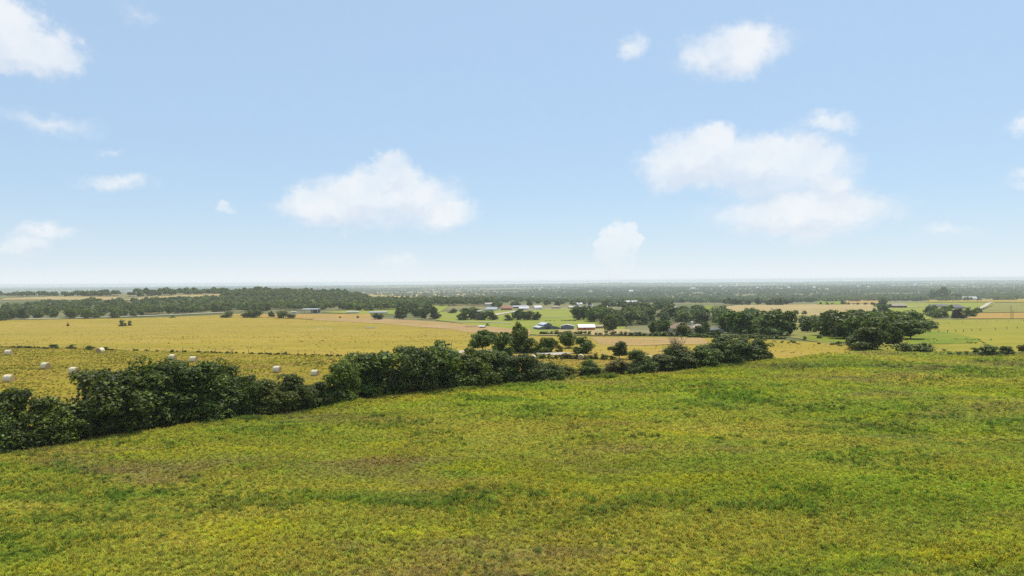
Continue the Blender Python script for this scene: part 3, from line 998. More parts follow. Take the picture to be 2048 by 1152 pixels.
wood('wood_tree', [(1690, 682), (1770, 682), (1835, 668), (1845, 650), (1800, 640), (1705, 645)], 26, (7, 10.5), (9, 13),
     'oak from the left in the dense right grove', 'trees of the middle of the right grove', 'mid', N1, 5, seed=8)
wood('wood_tree', [(1440, 611), (1550, 611), (1638, 609), (1638, 604), (1460, 605)], 26, (8, 12), (9, 14),
     'tree from the left behind the right tan field', 'trees along the far side of the tan field', 'low', DK, 6, seed=9)
wood('wood_tree', [(1845, 637), (1960, 636), (1955, 624), (1860, 618)], 20, (4, 7), (6, 10),
     'low tree from the left by the right hand houses', 'low trees by the right hand houses', 'low', OL, 5, holes=[(1900, 1934, 600, 640)], seed=10)
wood('wood_tree', [(985, 618), (1060, 612), (1150, 611), (1240, 617), (1345, 626), (1345, 612), (1100, 607), (985, 609)], 60, (6, 9.5), (7, 11.5),
     'tree from the left among the village roofs', 'trees among the village roofs', 'low', N1, 5, seed=12,
     holes=[(1003, 1022, 608, 622), (1036, 1058, 608, 622), (1066, 1084, 608, 620)])


# woods too far off to tell their trees apart
def far_wood(name, label, pts, hm, wm, per=22, size=0.30, seed=1, shape=0.5):
    rg = np.random.default_rng(seed)
    n = len(pts)
    pts = np.asarray(pts)
    h = rg.uniform(*hm, (n, 1, 1))
    wd = rg.uniform(*wm, (n, 1, 1))
    u = unit(rg.normal(size=(n, per, 3)))
    u[..., 2] = np.abs(u[..., 2]) * 1.0 - 0.35
    rr = rg.uniform(0.7, 1.0, (n, per, 1))
    C = u * rr * np.array([0.42, 0.42, 0.48]) + np.array([0, 0, 0.50])
    C = C * np.concatenate([wd, wd, h], 2) + pts[:, None, :]
    N = unit(u + rg.normal(0, 0.35, u.shape) + np.array([0, 0, 0.3]))
    sz = np.repeat((wd * size)[:, :, 0], per, 1).reshape(-1, 1)
    v, f = leaves(C.reshape(-1, 3), N.reshape(-1, 3), sz, rg, 0.75)
    me = mesh_np(name, v, f, M['leaf_far'])
    a = me.attributes.new('tint', 'FLOAT', 'POINT')
    a.data.foreach_set('value', np.repeat(rg.uniform(0, 1, n) ** 1.3 * 0.95, per * 4).astype(np.float32))
    o = link(name, me)
    o['label'] = label
    o['kind'] = 'stuff'
    return o


def far_pts(poly, n, seed, gap=5):
    rg = random.Random(seed)
    return scatter(poly, n, gap, rg)


far_wood('far_wood', 'dense wood on the left behind the nearer trees',
         far_pts([(-80, 634), (60, 614), (160, 606), (300, 605), (500, 607), (745, 608), (745, 619), (640, 621), (440, 625), (300, 631), (200, 620), (60, 628)], 430, 21, 5.5), (7, 14), (8, 17), 90, 0.14, 1)
far_wood('far_wood', 'wooded ridge on the left skyline',
         far_pts([(240, 593), (300, 590), (450, 586), (700, 590), (735, 597), (700, 600), (640, 599), (460, 597), (440, 588), (300, 593)], 330, 22) +
         far_pts([(-60, 595), (240, 593), (230, 584), (90, 584), (-60, 588)], 300, 23) +
         far_pts([(250, 588), (450, 585), (720, 590), (700, 584), (480, 578), (300, 579)], 300, 24), (7, 13.5), (9, 17), 50, 0.18, 2)
far_wood('far_wood', 'scattered trees between the tan patches of the left ridge',
         far_pts([(300, 604), (480, 604), (640, 603), (740, 606), (740, 598), (640, 596), (450, 597)], 170, 25, 7), (7, 10), (9, 13), 60, 0.17, 3)
far_wood('far_wood', 'tree line in front of the far tan field',
         far_pts([(725, 613), (985, 612), (985, 604), (735, 604)], 300, 26, 4) +
         far_pts([(738, 621), (800, 620), (846, 618), (850, 612), (740, 611)], 120, 33, 4.5), (9, 14), (9, 14), 80, 0.16, 4)
far_wood('far_wood', 'wood behind the village roofs',
         far_pts([(975, 607), (1240, 607), (1450, 606), (1470, 601), (1300, 597), (1000, 595)], 330, 27) +
         far_pts([(990, 596), (1470, 596), (1470, 591), (1000, 590)], 260, 28), (8, 12), (10, 15), 50, 0.18, 5)
far_wood('far_wood', 'dark tree belt behind the right fields',
         far_pts([(1400, 606), (1640, 604), (1640, 599), (1420, 600)], 120, 29) +
         far_pts([(1640, 599), (1860, 599), (1860, 594), (1640, 593)], 180, 30) +
         far_pts([(1905, 597), (2120, 597), (2120, 591), (1915, 591)], 170, 31), (8, 12.5), (10, 15), 50, 0.18, 6)
# the hazy plain: belts and scattered trees out to the horizon
rg = np.random.default_rng(99)
pp = []
cs = rg.uniform(-1, 1, (210, 3))
for c in cs:
    yb = 1700 * (13500 / 1700) ** ((c[0] + 1) / 2)
    xb = c[1] * yb * 0.85
    ln = rg.uniform(250, 1500) * (0.5 + yb / 6000)
    k = int(ln / 13)
    tq = rg.uniform(-0.5, 0.5, k)
    x = xb + tq * ln
    y = yb + rg.normal(0, 26 + yb * 0.004, k) + 30 * np.sin(tq * 5 + c[2] * 9)
    pp.append(np.stack([x, y], 1))
pp = np.concatenate(pp)
pp = pp[(np.abs(pp[:, 0]) < 11500) & (pp[:, 1] < 13800) & (pp[:, 1] > 1650)]
far_wood('far_wood', 'tree belts across the hazy plain out to the horizon', np.column_stack([pp, height(pp[:, 0], pp[:, 1])]), (8, 13), (11, 18), 14, 0.36, 7)

# shrubs ------------------------------------------------------------------
for px, py, wp, hp, lb in [
    (105, 697, 26, 9, 'wide dark shrub on the left fence line, left of the other three'),
    (140, 698, 18, 10, 'spiky shrub second from the left on the left fence line'),
    (180, 700, 22, 10, 'rounded shrub third from the left on the left fence line'),
    (212, 701, 14, 8, 'shrub just right of the end-on bale on the left fence line'),
    (345, 706, 9, 8, 'small shrub just above the left bale of the pair'),
    (570, 709, 16, 7, 'low green shrub alone on the middle of the left fence line'),
    (136, 653, 8, 8, 'small rusty bush alone in the gold field'),
    (243, 653, 12, 15, 'left and tallest bush of the group in the gold field'),
    (250, 653, 10, 8, 'low bush in the middle of the group in the gold field'),
    (259, 652, 10, 12, 'right bush with a thin stem of the group in the gold field'),
    (345, 636, 14, 5, 'low dark shrub beside the pale road on the left'),
    (680, 637, 6, 5, 'small dark bush at the edge of the rusty field'),
    (716, 637, 7, 6, 'small dark bush left of the small round tree by the central clump'),
    (975, 652, 10, 6, 'small round bush right of the low white shelter'),
    (1806, 706, 50, 24, 'left half of the broad dark bush pair at the meadow edge'),
    (1842, 706, 52, 22, 'right half of the broad dark bush pair at the meadow edge'),
    (1900, 712, 14, 9, 'small bush first of the row between the two broad bushes'),
    (1918, 712, 14, 11, 'second small bush of the row between the two broad bushes'),
    (1934, 711, 12, 10, 'third small bush of the row between the two broad bushes'),
    (1952, 708, 20, 14, 'bush at the left foot of the broad right hand bush'),
    (1980, 711, 52, 24, 'broad dark bush right of the row at the meadow edge'),
    (2010, 711, 34, 20, 'right part of the broad right hand bush'),
    (1676, 688, 14, 7, 'low dark bush on the bright patch left of the big oak'),
    (1609, 680, 12, 9, 'bush at the left foot of the right grove'),
    (1640, 678, 22, 9, 'light bush at the front of the right grove')]:
    rus = (2.6, 0.9, 0.7) if 'rusty' in lb else N1
    shrub(px, py, wp, hp, lb, 'single shrubs of the fields', rus, tiny=wp < 12)
rg = random.Random(31)
for k in range(24):
    px = 985 + k * 14 + rg.uniform(-4, 4)
    if 1226 < px < 1250:
        continue
    shrub(px, 717 + (px - 985) * 0.012, rg.uniform(15, 24), rg.uniform(8, 14), nth(k) + ' shrub from the left in the low hedgerow behind the bales',
          'shrubs of the low hedgerow behind the bales', (rg.uniform(.8, 1.2), rg.uniform(.85, 1.1), 1))
for k in range(34):
    px = 1082 + k * 10 + rg.uniform(-3, 3)
    shrub(px, 670 + (px - 1082) * 0.010, rg.uniform(11, 17), rg.uniform(7, 11), nth(k) + ' shrub from the left in the hedge before barn and sheds',
          'shrubs of the hedge before the barn', (rg.uniform(.8, 1.3), rg.uniform(.85, 1.2), 1), tiny=k % 2)
for k in range(110):
    px = rg.uniform(8, 830) if k % 4 else rg.choice((rg.gauss(50, 25), rg.gauss(430, 30), rg.gauss(540, 45)))
    py = 696 + px * 0.0255 + rg.uniform(-.6, .6)
    shrub(px, py, rg.uniform(5, 12), rg.uniform(3.5, 6.5), 'tiny dark weed bush on the left fence line', 'weed bushes along the left fence line', (.9, .7, .7) if k % 3 else DK, tiny=True)
for k in range(40):
    px = rg.uniform(1545, 1890)
    py = 684 + (px - 1545) * 0.06 + rg.uniform(-3, 3)
    shrub(px, py, rg.uniform(5, 11), rg.uniform(3, 6), 'low weed bush at the foot of the right grove', 'weed bushes before the right grove', OL if k % 2 else N1, tiny=True)
for k in range(44):
    px = rg.uniform(1840, 1985)
    py = 681 + rg.choice((0, 2.5, 6)) + rg.uniform(-1, 1)
    shrub(px, py, rg.uniform(4, 10), rg.uniform(2, 4.5), 'low pale green weed clump on the bright patch right of the grove', 'weed clumps on the bright right pasture', (1.5, 1.5, 1), tiny=True)
for k in range(26):
    px = 1380 + k * 7.5
    shrub(px, 676 + (px - 1380) * 0.012, rg.uniform(9, 15), rg.uniform(6, 10), nth(k) + ' bush from the left along the front of the long wood', 'bushes along the front of the long wood', N1, tiny=True)
for k in range(14):
    px = rg.uniform(1086, 1160)
    shrub(px, 642.5 + rg.uniform(-.4, .4), rg.uniform(4, 8), rg.uniform(2, 3), 'tiny bush on the far edge of the green pasture behind the barn', 'tiny bushes on the pasture edge', DK, tiny=True)
for k in range(16):
    px = rg.uniform(1640, 1760)
    shrub(px, 609.5 + rg.uniform(-.5, .5), rg.uniform(4, 7), rg.uniform(3, 6), 'tiny bush along the front of the bright green strip', 'tiny bushes by the green strip', DK, tiny=True)


# ------------------------------------------------------------------ hay bales
def bale_parts(seed):
    rg = np.random.default_rng(seed)
    n, m = 40, 13
    xs_ = np.linspace(-0.75, 0.75, m)
    V, Fc = [], []
    for i, x in enumerate(xs_):
        e = abs(x) / 0.75
        r0 = 0.80 - 0.05 * max(0, (e - 0.8) / 0.2) ** 2
        for k in range(n):
            a = 2 * math.pi * k / n
            r = r0 + rg.normal(0, 0.008) + 0.012 * math.sin(3 * a + 2 * x)
            z = r * math.sin(a)
            z = max(z, -0.73)
            V.append((x, r * math.cos(a), z + 0.73))
    for i in range(m - 1):
        for k in range(n):
            Fc.append([i * n + k, (i + 1) * n + k, (i + 1) * n + (k + 1) % n, i * n + (k + 1) % n])
    wrap = mesh_np('net_wrap', V, Fc, M['wrap'], smooth=True)
    ends = []
    for sg in (-1, 1):
        v, f = [], []
        rings = [0.745, 0.62, 0.5, 0.38, 0.26, 0.13]
        for j, r0 in enumerate(rings):
            for k in range(n):
                a = 2 * math.pi * k / n
                r = r0 * (1 - 0.02 * k / n)
                v.append((sg * (0.752 + (0.03 if j % 2 else 0.0) - 0.02 * (j == 0) + rg.normal(0, 0.004)), r * math.cos(a), max(r * math.sin(a), -0.72) + 0.73))
        v.append((sg * 0.76, 0, 0.73))
        for j in range(len(rings) - 1):
            for k in range(n):
                q = [j * n + k, j * n + (k + 1) % n, (j + 1) * n + (k + 1) % n, (j + 1) * n + k]
                f.append(q if sg > 0 else q[::-1])
        for k in range(n):
            q = [(len(rings) - 1) * n + k, (len(rings) - 1) * n + (k + 1) % n, len(v) - 1]
            f.append(q if sg > 0 else q[::-1])
        ends.append(mesh_np('straw_end', v, f, M['straw'], smooth=True))
    return wrap, ends


BP = [bale_parts(k) for k in range(3)]
for k, (px, py, wp, ang, lb) in enumerate([
    (17, 711, 13, 8, 'upper of the two round bales at the left edge, just below the fence line'),
    (91, 739, 16, -14, 'round bale left of the lowest left pair, with its left end showing'),
    (148, 749, 17, -10, 'round bale right above the tall hedge clump at the left'),
    (17, 765, 18, 6, 'lowest and largest round bale, at the left edge'),
    (201, 707, 13, 80, 'round bale seen end-on below the shrub row at the left'),
    (345, 721, 14, -8, 'left round bale of the pair above the big left hedge clump'),
    (387, 725, 14, -6, 'right round bale of the pair above the big left hedge clump'),
    (554, 746, 16, -9, 'left of the two round bales above the dip in the hedge'),
    (630, 753, 15, -12, 'right of the two round bales above the dip in the hedge'),
    (1033, 722, 12, 78, 'round bale mostly hidden behind the hedge, left of its neighbour'),
    (1065, 722, 14, 70, 'round bale seen end-on over the hedge, in the pair behind it'),
    (1162, 720, 13, 82, 'lone round bale seen end-on before the low hedgerow'),
    (1297, 721, 12, 75, 'small pale round bale peeping over the right hedge')]):
    p = P(px, py)
    sc = wp * mpp(p) / 1.80
    root = tag(link('hay_bale', None, loc=(p[0], p[1], p[2] + 0.06), rz=R(ang), scale=(sc,) * 3), lb, 'hay bale', 'round hay bales on the mown field')
    wr, en = BP[k % 3]
    link('net_wrap', wr, root)
    for e in en:
        link('straw_end', e, root)


# ------------------------------------------------------------------ buildings
def gable(name, px, py, wp, hp, dp, yaw, wall, roof, label, cat='house', group=None, rise=0.4, hip=False, door=0, win=0, over=0.35, eave=None, glass=None):
    """a building with its ridge along local x; width wp and wall height hp in photograph pixels, depth dp metres"""
    p = P(px, py)
    s = mpp(p)
    L, H = wp * s, hp * s
    root = tag(link(name, None, loc=(p[0], p[1], p[2] - 0.1), rz=R(yaw)), label, cat, group)
    hw = H * (1 - rise)
    hr = H * rise
    d = dp / 2
    l = L / 2
    b = MB()
    if hip:
        b.box(-l, l, -d, d, 0, hw)
    else:
        b.add([(x, y, z) for x in (-l, l) for y, z in ((-d, 0), (d, 0), (d, hw), (0, hw + hr), (-d, hw))],
              [(4, 3, 2, 1, 0), (5, 6, 7, 8, 9), (0, 1, 6, 5), (1, 2, 7, 6), (4, 0, 5, 9), (2, 3, 8, 7), (3, 4, 9, 8)])
    b.obj('wall', wall, root)
    r = MB()
    o = over
    k = hr / d
    if hip:
        q = min(l * 0.9, d)
        e0, e1 = hw - k * o * 0 + 0.02, hw + hr
        A = [(-l - o, -d - o, e0), (l + o, -d - o, e0), (l + o, d + o, e0), (-l - o, d + o, e0), (-l + q, 0, e1), (l - q, 0, e1)]
        A += [(x, y, z - 0.18) for x, y, z in A[:4]]
        r.add(A, [(0, 1, 5, 4), (1, 2, 5), (2, 3, 4, 5), (3, 0, 4), (6, 7, 1, 0), (7, 8, 2, 1), (8, 9, 3, 2), (9, 6, 0, 3), (9, 8, 7, 6)])
    else:
        zt = hw + hr + 0.12
        ze = hw - k * o + 0.12
        r.slab((-l - o, -d - o, ze), (l + o, -d - o, ze), (l + o, 0, zt), (-l - o, 0, zt), 0.1)
        r.slab((l + o, d + o, ze), (-l - o, d + o, ze), (-l - o, 0, zt), (l + o, 0, zt), 0.1)
    r.obj('roof', roof, root)
    for i in range(door):
        x = -l + L * (i + 0.5) / max(door, 1) * 0.5 + L * 0.1
        MB().box(x - 0.55, x + 0.55, -d - 0.06, -d - 0.003, 0.02, min(2.1, hw * 0.85)).obj('door', M['barn_trim'], root)
    for i in range(win):
        x = -l + L * (i + 0.5) / win
        f = MB().box(x - 0.75, x + 0.75, -d - 0.05, -d - 0.003, hw * 0.40, hw * 0.82).obj('window', M['white'], root)
        MB().box(x - 0.65, x + 0.65, -d - 0.07, -d - 0.053, hw * 0.44, hw * 0.78).obj('pane', glass or M['glass'], f)
    return root


# blue grey barn with a raised middle, lean-tos and a long low wing
p = P(1090, 659)
s = mpp(p)
root = tag(link('barn', None, loc=(p[0], p[1], p[2] - 0.1), rz=R(18)), 'blue grey metal barn with raised middle roof and sloping wings', 'barn')
a, dB = 8.5 * s, 11.0
h1, h2, h3 = 8.0 * s, 11.0 * s, 14.5 * s
b = MB()
b.prism([(-a, 0), (a, 0), (a, h2), (0, h3), (-a, h2)], -dB / 2, dB / 2)
b.prism([(-a - 10 * s, 0), (-a - 0.002, 0), (-a - 0.002, h1), (-a - 10 * s, h1 * 0.70)], -dB / 2 + 0.02, dB / 2 - 0.02)
b.prism([(a + 0.002, 0), (a + 19 * s, 0), (a + 19 * s, h1 * 0.45), (a + 0.002, h1 * 1.05)], -dB / 2 + 0.02, dB / 2 - 0.02)
b.obj('wall', M['barn_blue'], root)
r = MB()
o = 0.4
for sg in (-1, 1):
    P0, P1 = (sg * (a + o), h2 - o * (h3 - h2) / a + 0.1), (0, h3 + 0.1)
    q = [(P0[0], -dB / 2 - o, P0[1]), (P1[0], -dB / 2 - o, P1[1]), (P1[0], dB / 2 + o, P1[1]), (P0[0], dB / 2 + o, P0[1])]
    r.slab(*(q[::-1] if sg < 0 else q)[::-1], 0.12) if False else r.slab(*(q if sg < 0 else q[::-1]), -0.12 if False else 0.12)
r.obj('roof', M['tin'], root)
r = MB().slab((-a - 10 * s - o, -dB / 2 - o, h1 * 0.70), (-a, -dB / 2 - o, h1 + 0.14), (-a, dB / 2 + o, h1 + 0.14), (-a - 10 * s - o, dB / 2 + o, h1 * 0.70), 0.12)
r.obj('lean_to_roof', M['tin'], root)
r = MB().slab((a + 0.01, -dB / 2 - o, h1 * 1.05 + 0.14), (a + 19 * s + o, -dB / 2 - o, h1 * 0.45 + 0.1), (a + 19 * s + o, dB / 2 + o, h1 * 0.45 + 0.1), (a + 0.01, dB / 2 + o, h1 * 1.05 + 0.14), 0.12)
r.obj('lean_to_roof', M['grey_tin'], root)
MB().box(-1.5, 1.5, -dB / 2 - 0.08, -dB / 2 - 0.004, 0.02, h2 * 0.7).obj('door', M['barn_trim'], root)
MB().box(a + 19 * s + 0.1, a + 33 * s, -dB / 2 + 0.2, -dB / 2 + 0.4, 0, h1 * 0.42).obj('pen_wall', M['barn_blue'], root)

g = gable('shed', 1135, 660, 15, 11.5, 8.0, 90 - 8, M['barn_blue'], M['tin'], 'square grey shed with a pale gable roof right of the barn', 'shed', rise=0.22)
MB().box(4.0, 4.06, -1.2, 1.2, 0.02, 2.6)
gable('shed', 1172, 661, 32, 12.5, 6.5, 4, M['orange'], M['tin'], 'orange wooden shed with a pale grey roof', 'shed', rise=0.40, door=1)
gable('shed', 1197, 657, 18, 7, 5, 6, M['tan_wall'], M['shingle_tan'], 'small tan shed touching the wood right of the orange shed', 'shed', rise=0.3)
gable('house', 1362, 665, 46, 21, 13, -8, M['stone_wall'], M['shingle_brown'], 'house with a brown hip roof half hidden by trees', 'house', rise=0.52, hip=True, door=1, win=3, over=0.6)
gable('house_wing', 1396, 664, 30, 17, 10, -8, M['stone_wall'], M['shingle_tan'], 'pale roofed wing right of the brown hip roof', 'house', rise=0.5, hip=True, win=2)
gable('garage', 1430, 667, 32, 14, 8, -14, M['stone_wall'], M['shingle_grey'], 'grey roofed garage right of the brown roofed house', 'garage', rise=0.5, hip=True, door=1)
p = P(1384, 658)
s = mpp(p)
b = MB().tube([(0, 0, 0), (0, 0, 14 * s)], [0.9, 0.9], 14)
root = tag(link('water_tank', None, loc=tuple(p)), 'white round tank standing behind the house roof', 'tank')
b.obj('tank_body', M['white'], root, False)
MB().tube([(0, 0, 14 * s + 0.003), (0, 0, 14 * s + 0.5)], [0.92, 0.12], 14).obj('tank_roof', M['tin'], root)

# red vehicle beside the house
p = P(1313, 668)
s = mpp(p)
k = 15 * s / 5.2
root = tag(link('pickup_truck', None, loc=tuple(p), rz=R(4), scale=(k,) * 3), 'red vehicle with a white rear parked left of the brown roofed house', 'vehicle')
MB().prism([(-2.6, .45), (2.5, .45), (2.6, .9), (2.4, 1.05), (1.3, 1.1), (.7, 1.75), (-.6, 1.75), (-.75, 1.1), (-.9, 1.1), (-.9, 1.0), (-2.6, 1.0)], -0.95, 0.95).obj('body', M['red_paint'], root)
MB().box(-2.55, -0.95, -0.9, 0.9, 1.003, 1.75).obj('bed_cover', M['white'], root)
MB().prism([(-.5, 1.15), (1.0, 1.15), (.62, 1.65), (-.5, 1.65)], -0.97, -0.952).obj('window', M['glass'], root)
for x in (-1.65, 1.6):
    for y in (-0.85, 0.85):
        w_ = MB().tube([(x, y - .13, .42), (x, y + .13, .42)], [.42, .42], 14).obj('wheel', M['rubber'], root)
        MB().tube([(x, y - .14, .42), (x, y + .14, .42)], [.2, .2], 10).obj('rim', M['chrome'], w_)
for y in (-0.7, 0.7):
    MB().box(2.55, 2.63, y - .15, y + .15, .72, .9).obj('headlight', M['chrome'], root)

# open shelter with white posts on the left
p = P(622, 626)
s = mpp(p)
root = tag(link('open_shelter', None, loc=tuple(p), rz=R(-6)), 'open shelter with a pale roof on white posts by the left wood', 'shelter')
L, H = 17 * s, 9 * s
MB().slab((-L, -4, H * .85), (L, -4, H * .85), (L, 4, H), (-L, 4, H), 0.25).obj('roof', M['grey_tin'], root)
for x in (-L * .95, -L * .2, L * .4, L * .95):
    for y in (-3.8, 3.8):
        MB().box(x - .35, x + .35, y - .12, y + .12, 0, H * .82).obj('post', M['white'], root)
MB().box(-L * .1, L * .9, 3.3, 3.6, 0, H * .8).obj('back_wall', M['wood'], root)
gable('trailer', 588, 627, 9, 4.5, 2.6, 10, M['white'], M['white'], 'small white trailer left of the open shelter', 'trailer', rise=0.15)
gable('trailer', 706, 626.5, 24, 4, 3, 0, M['white'], M['tin'], 'long white trailer by the left wood edge', 'trailer', rise=0.2)
gable('shed', 757, 627.5, 34, 5, 5, 0, M['barn_trim'], M['grey_tin'], 'long dark shed with a pale roof left of the central clump', 'shed', rise=0.4)

# low white shelter on the pasture
p = P(964, 656)
s = mpp(p)
root = tag(link('loafing_shed', None, loc=tuple(p), rz=R(-12)), 'low white roofed animal shelter on the pasture left of the barn', 'shelter')
L, H = 6.5 * s, 5 * s
MB().slab((-L, -2.2, H * .7), (L, -2.2, H * .62), (L, 2.2, H * .92), (-L, 2.2, H), 0.12).obj('roof', M['white'], root)
MB().box(-L * .95, L * .95, 1.9, 2.05, 0, H * .8).obj('back_wall', M['barn_trim'], root)
for x in (-L * .93, L * .93):
    MB().box(x - .1, x + .1, -2.1, -1.9, 0, H * .55).obj('post', M['wood'], root)
p = P(741, 657.5)
s = mpp(p)
root = tag(link('feed_trough', None, loc=tuple(p), rz=R(0)), 'long pale feed trough on legs in the gold field', 'trough')
L = 9 * s
MB().prism([(-L, .5), (L, .5), (L * 1.02, 1.0), (-L * 1.02, 1.0)], -0.5, 0.5).obj('basin', M['white'], root)
for x in (-L * .9, 0, L * .9):
    MB().box(x - .08, x + .08, -.4, .4, 0, .497).obj('leg', M['wood'], root)
# pale stones left of the trough
rg = random.Random(3)
for k in range(9):
    p = P(rg.uniform(628, 668), rg.uniform(655, 659))
    b = MB()
    bm = bmesh.new()
    bmesh.ops.create_icosphere(bm, subdivisions=2, radius=0.6)
    for v in bm.verts:
        v.co = Vector((v.co.x * 1.5, v.co.y, v.co.z * .5)) * (1 + rg.uniform(-.12, .12))
    me = bpy.data.meshes.new('stone')
    bm.to_mesh(me)
    bm.free()
    me.materials.append(M['stone_wall'])
    tag(link('stone', me, loc=(p[0], p[1], p[2] + .1), rz=rg.uniform(0, 6)), 'pale flat stone of the heap in the gold field', 'stone', 'pale stones in the gold field')

# village
VG = 'buildings of the village'
for a in [
    ('barn', 978, 613, 16, 7.5, 8, 10, 'cream', 'cream', 'pale pink building highest at the left of the village', .2, False),
    ('house', 984, 622, 22, 8, 9, -14, 'white', 'grey_tin', 'grey roofed building behind the dark pair of trees', .5, False),
    ('trailer', 957, 626, 18, 5, 4, 0, 'cream', 'white', 'long pale trailer between two dark trees left of the village', .2, False),
    ('house', 1013, 620, 20, 8, 9, 8, 'red_roof', 'red_roof', 'bright red house of the village', .5, False),
    ('barn', 1041, 616, 30, 5, 9, 0, 'barn_trim', 'grey_tin', 'long low dark shed with grey roof in the village', .4, False),
    ('barn', 1048, 619.5, 19, 6, 8, 0, 'barn_trim', 'white', 'white roofed shed in front of the long grey one', .5, False),
    ('house', 1075, 619, 15, 8, 9, 12, 'white', 'white', 'white house alone between trees right of the village sheds', .45, False),
    ('house', 1112, 617, 18, 6, 9, 0, 'tan_wall', 'shingle_tan', 'tan roofed house left of the long pink one', .5, True),
    ('house', 1150, 617.5, 26, 6, 9, 4, 'brick_wall', 'cream', 'long pink walled house above the green pasture', .4, False),
    ('barn', 1158, 611, 11, 6, 8, 20, 'white', 'white', 'small white gabled barn behind the long pink house', .5, False),
    ('house', 1180, 613, 12, 5.5, 8, 0, 'white', 'tin', 'white house half hidden behind the wood top', .5, True),
    ('house', 1208, 617, 14, 5, 8, 0, 'cream', 'white', 'low white roof just above the wood behind the sheds', .4, False),
    ('house', 1234, 612, 14, 5.5, 8, 10, 'white', 'tin', 'pale roof left of the twin white roofs', .5, True),
    ('house', 1254, 608, 12, 7, 9, 12, 'stone_wall', 'white', 'left of the twin white roofed houses', .4, False),
    ('house', 1269, 608, 12, 7, 9, -12, 'stone_wall', 'white', 'right of the twin white roofed houses', .4, False),
    ('house', 1284, 618, 18, 7, 9, 0, 'cream', 'shingle_tan', 'warm tan house under the twin white roofs', .5, True),
    ('house', 1318, 612, 12, 5, 8, 0, 'white', 'tin', 'small white house right of the twin white roofs', .5, False),
    ('house', 1346, 618, 11, 5, 8, 0, 'white', 'white', 'small white house left of the bright green crop', .5, False),
    ('house', 1795, 616, 28, 9, 10, 0, 'barn_trim', 'shingle_tan', 'long dark walled house with a tan roof on the right', .45, False),
    ('house', 1876, 615, 32, 6.5, 9, -4, 'stone_wall', 'shingle_grey', 'long grey house left of the purple grey gable', .45, False),
    ('house', 1912, 618, 26, 9.5, 11, 6, 'stone_wall', 'shingle_grey', 'house with a pointed purple grey roof left of the driveway', .6, True),
    ('barn', 1938, 600.5, 26, 7.5, 14, -6, 'white', 'white', 'white roofed barn beyond the gold strip on the right', .45, False),
    ('shed', 1958, 600.5, 12, 3.5, 8, -4, 'cream', 'white', 'low white lean-to right of the white roofed barn', .4, False),
    ('shed', 1834, 637, 18, 7, 7, -22, 'stone_wall', 'grey_tin', 'grey sloping roof peeping from behind the right grove', .55, False),
    ('barn', 775, 600.5, 24, 4, 9, 0, 'brick_wall', 'barn_trim', 'dark low farm building on the far tan field', .4, False),
    ('barn', 372, 609, 12, 4.5, 9, 0, 'cream', 'tin', 'pale roof among the trees of the left wood', .4, False),
    ('house', 300, 607, 14, 4.5, 9, 0, 'cream', 'shingle_tan', 'tan roof among the trees of the left wood', .4, False),
    ('barn', 530, 577.5, 10, 3, 14, 0, 'white', 'white', 'tiny white building on the left ridge line', .3, False)]:
    gable(a[0], a[1], a[2], a[3], a[4], a[5], a[6], M[a[7]], M[a[8]], a[9], 'house' if a[0] == 'house' else a[0], VG if a[1] < 1400 else None,
          rise=a[10], hip=a[11], over=0.4, win=2 if a[3] >= 26 else 0, door=1 if a[3] >= 26 else 0)

# far roofs on the hazy plain: one building, copied with its parts
proto = gable('farm_building', 1700, 580, 6, 2.2, 16, 5, M['white'], M['white'], 'tiny white building on the hazy far plain', 'building', 'white buildings on the far plain', rise=0.35)
kids = list(proto.children)
rg = random.Random(41)
spots = [(724, 583), (865, 582), (905, 577), (1075, 575), (1262, 586), (1464, 583), (1386, 580), (1628, 578), (1676, 573), (1715, 575), (1737, 576), (1756, 576.5),
         (1945, 568), (1830, 571), (985, 577), (930, 574), (1010, 573)]
spots += [(rg.uniform(700, 2040), None) for _ in range(40)]
for k, (px, py) in enumerate(spots):
    hy = 560.5 - (px - 1024) * 0.00768
    py = py or hy + 5.5 + rg.uniform(0, 1) ** 1.5 * 16
    q = P(px, py)
    if px < 760 and py > hy + 10:
        continue
    o = proto if k == 0 else proto.copy()
    if k:
        COL.objects.link(o)
        for ch in kids:
            c = ch.copy()
            COL.objects.link(c)
            c.parent = o
    o.location = (q[0], q[1], q[2] + 6)
    o.location.z = q[2] + 0.0
    o.rotation_euler = (0, 0, rg.uniform(-.5, .5))
    sc = rg.uniform(0.6, 1.2)
    o.scale = (sc * rg.uniform(.8, 1.6), sc, sc * rg.uniform(1.4, 2.4))


# ------------------------------------------------------------------ poles and fences
def pole(px, py, hp, label, arm=True, rad=0.16):
    p = P(px, py)
    s = mpp(p)
    H = hp * s
    root = tag(link('utility_pole', None, loc=tuple(p)), label, 'utility pole', 'wooden utility poles')
    MB().tube([(0, 0, -.2), (0, 0, H)], [rad, rad * .75], 8).obj('pole', M['wood'], root)
    if arm:
        MB().box(-1.1, 1.1, -.19, -.13, H - .75, H - .6).obj('crossarm', M['wood'], root)


for a in [(2022, 639, 27, 'tallest wooden pole, standing at the right edge on the brown field'),
          (2026, 638, 17, 'short pole beside the tallest one at the right edge', False),
          (1697, 608.5, 11, 'pole between the green strip and the rusty strip', True),
          (1580, 656, 24, 'left pole by the road left of the right grove', True),
          (1606, 652, 22, 'right pole by the road left of the right grove', True),
          (1955, 607, 9, 'small pole before the white roofed barn', False),
          (1162, 618, 15, 'pole beside the small white barn of the village', True)]:
    pole(a[0], a[1], a[2], a[3], *(a[4:] or (True,)), rad=0.2)


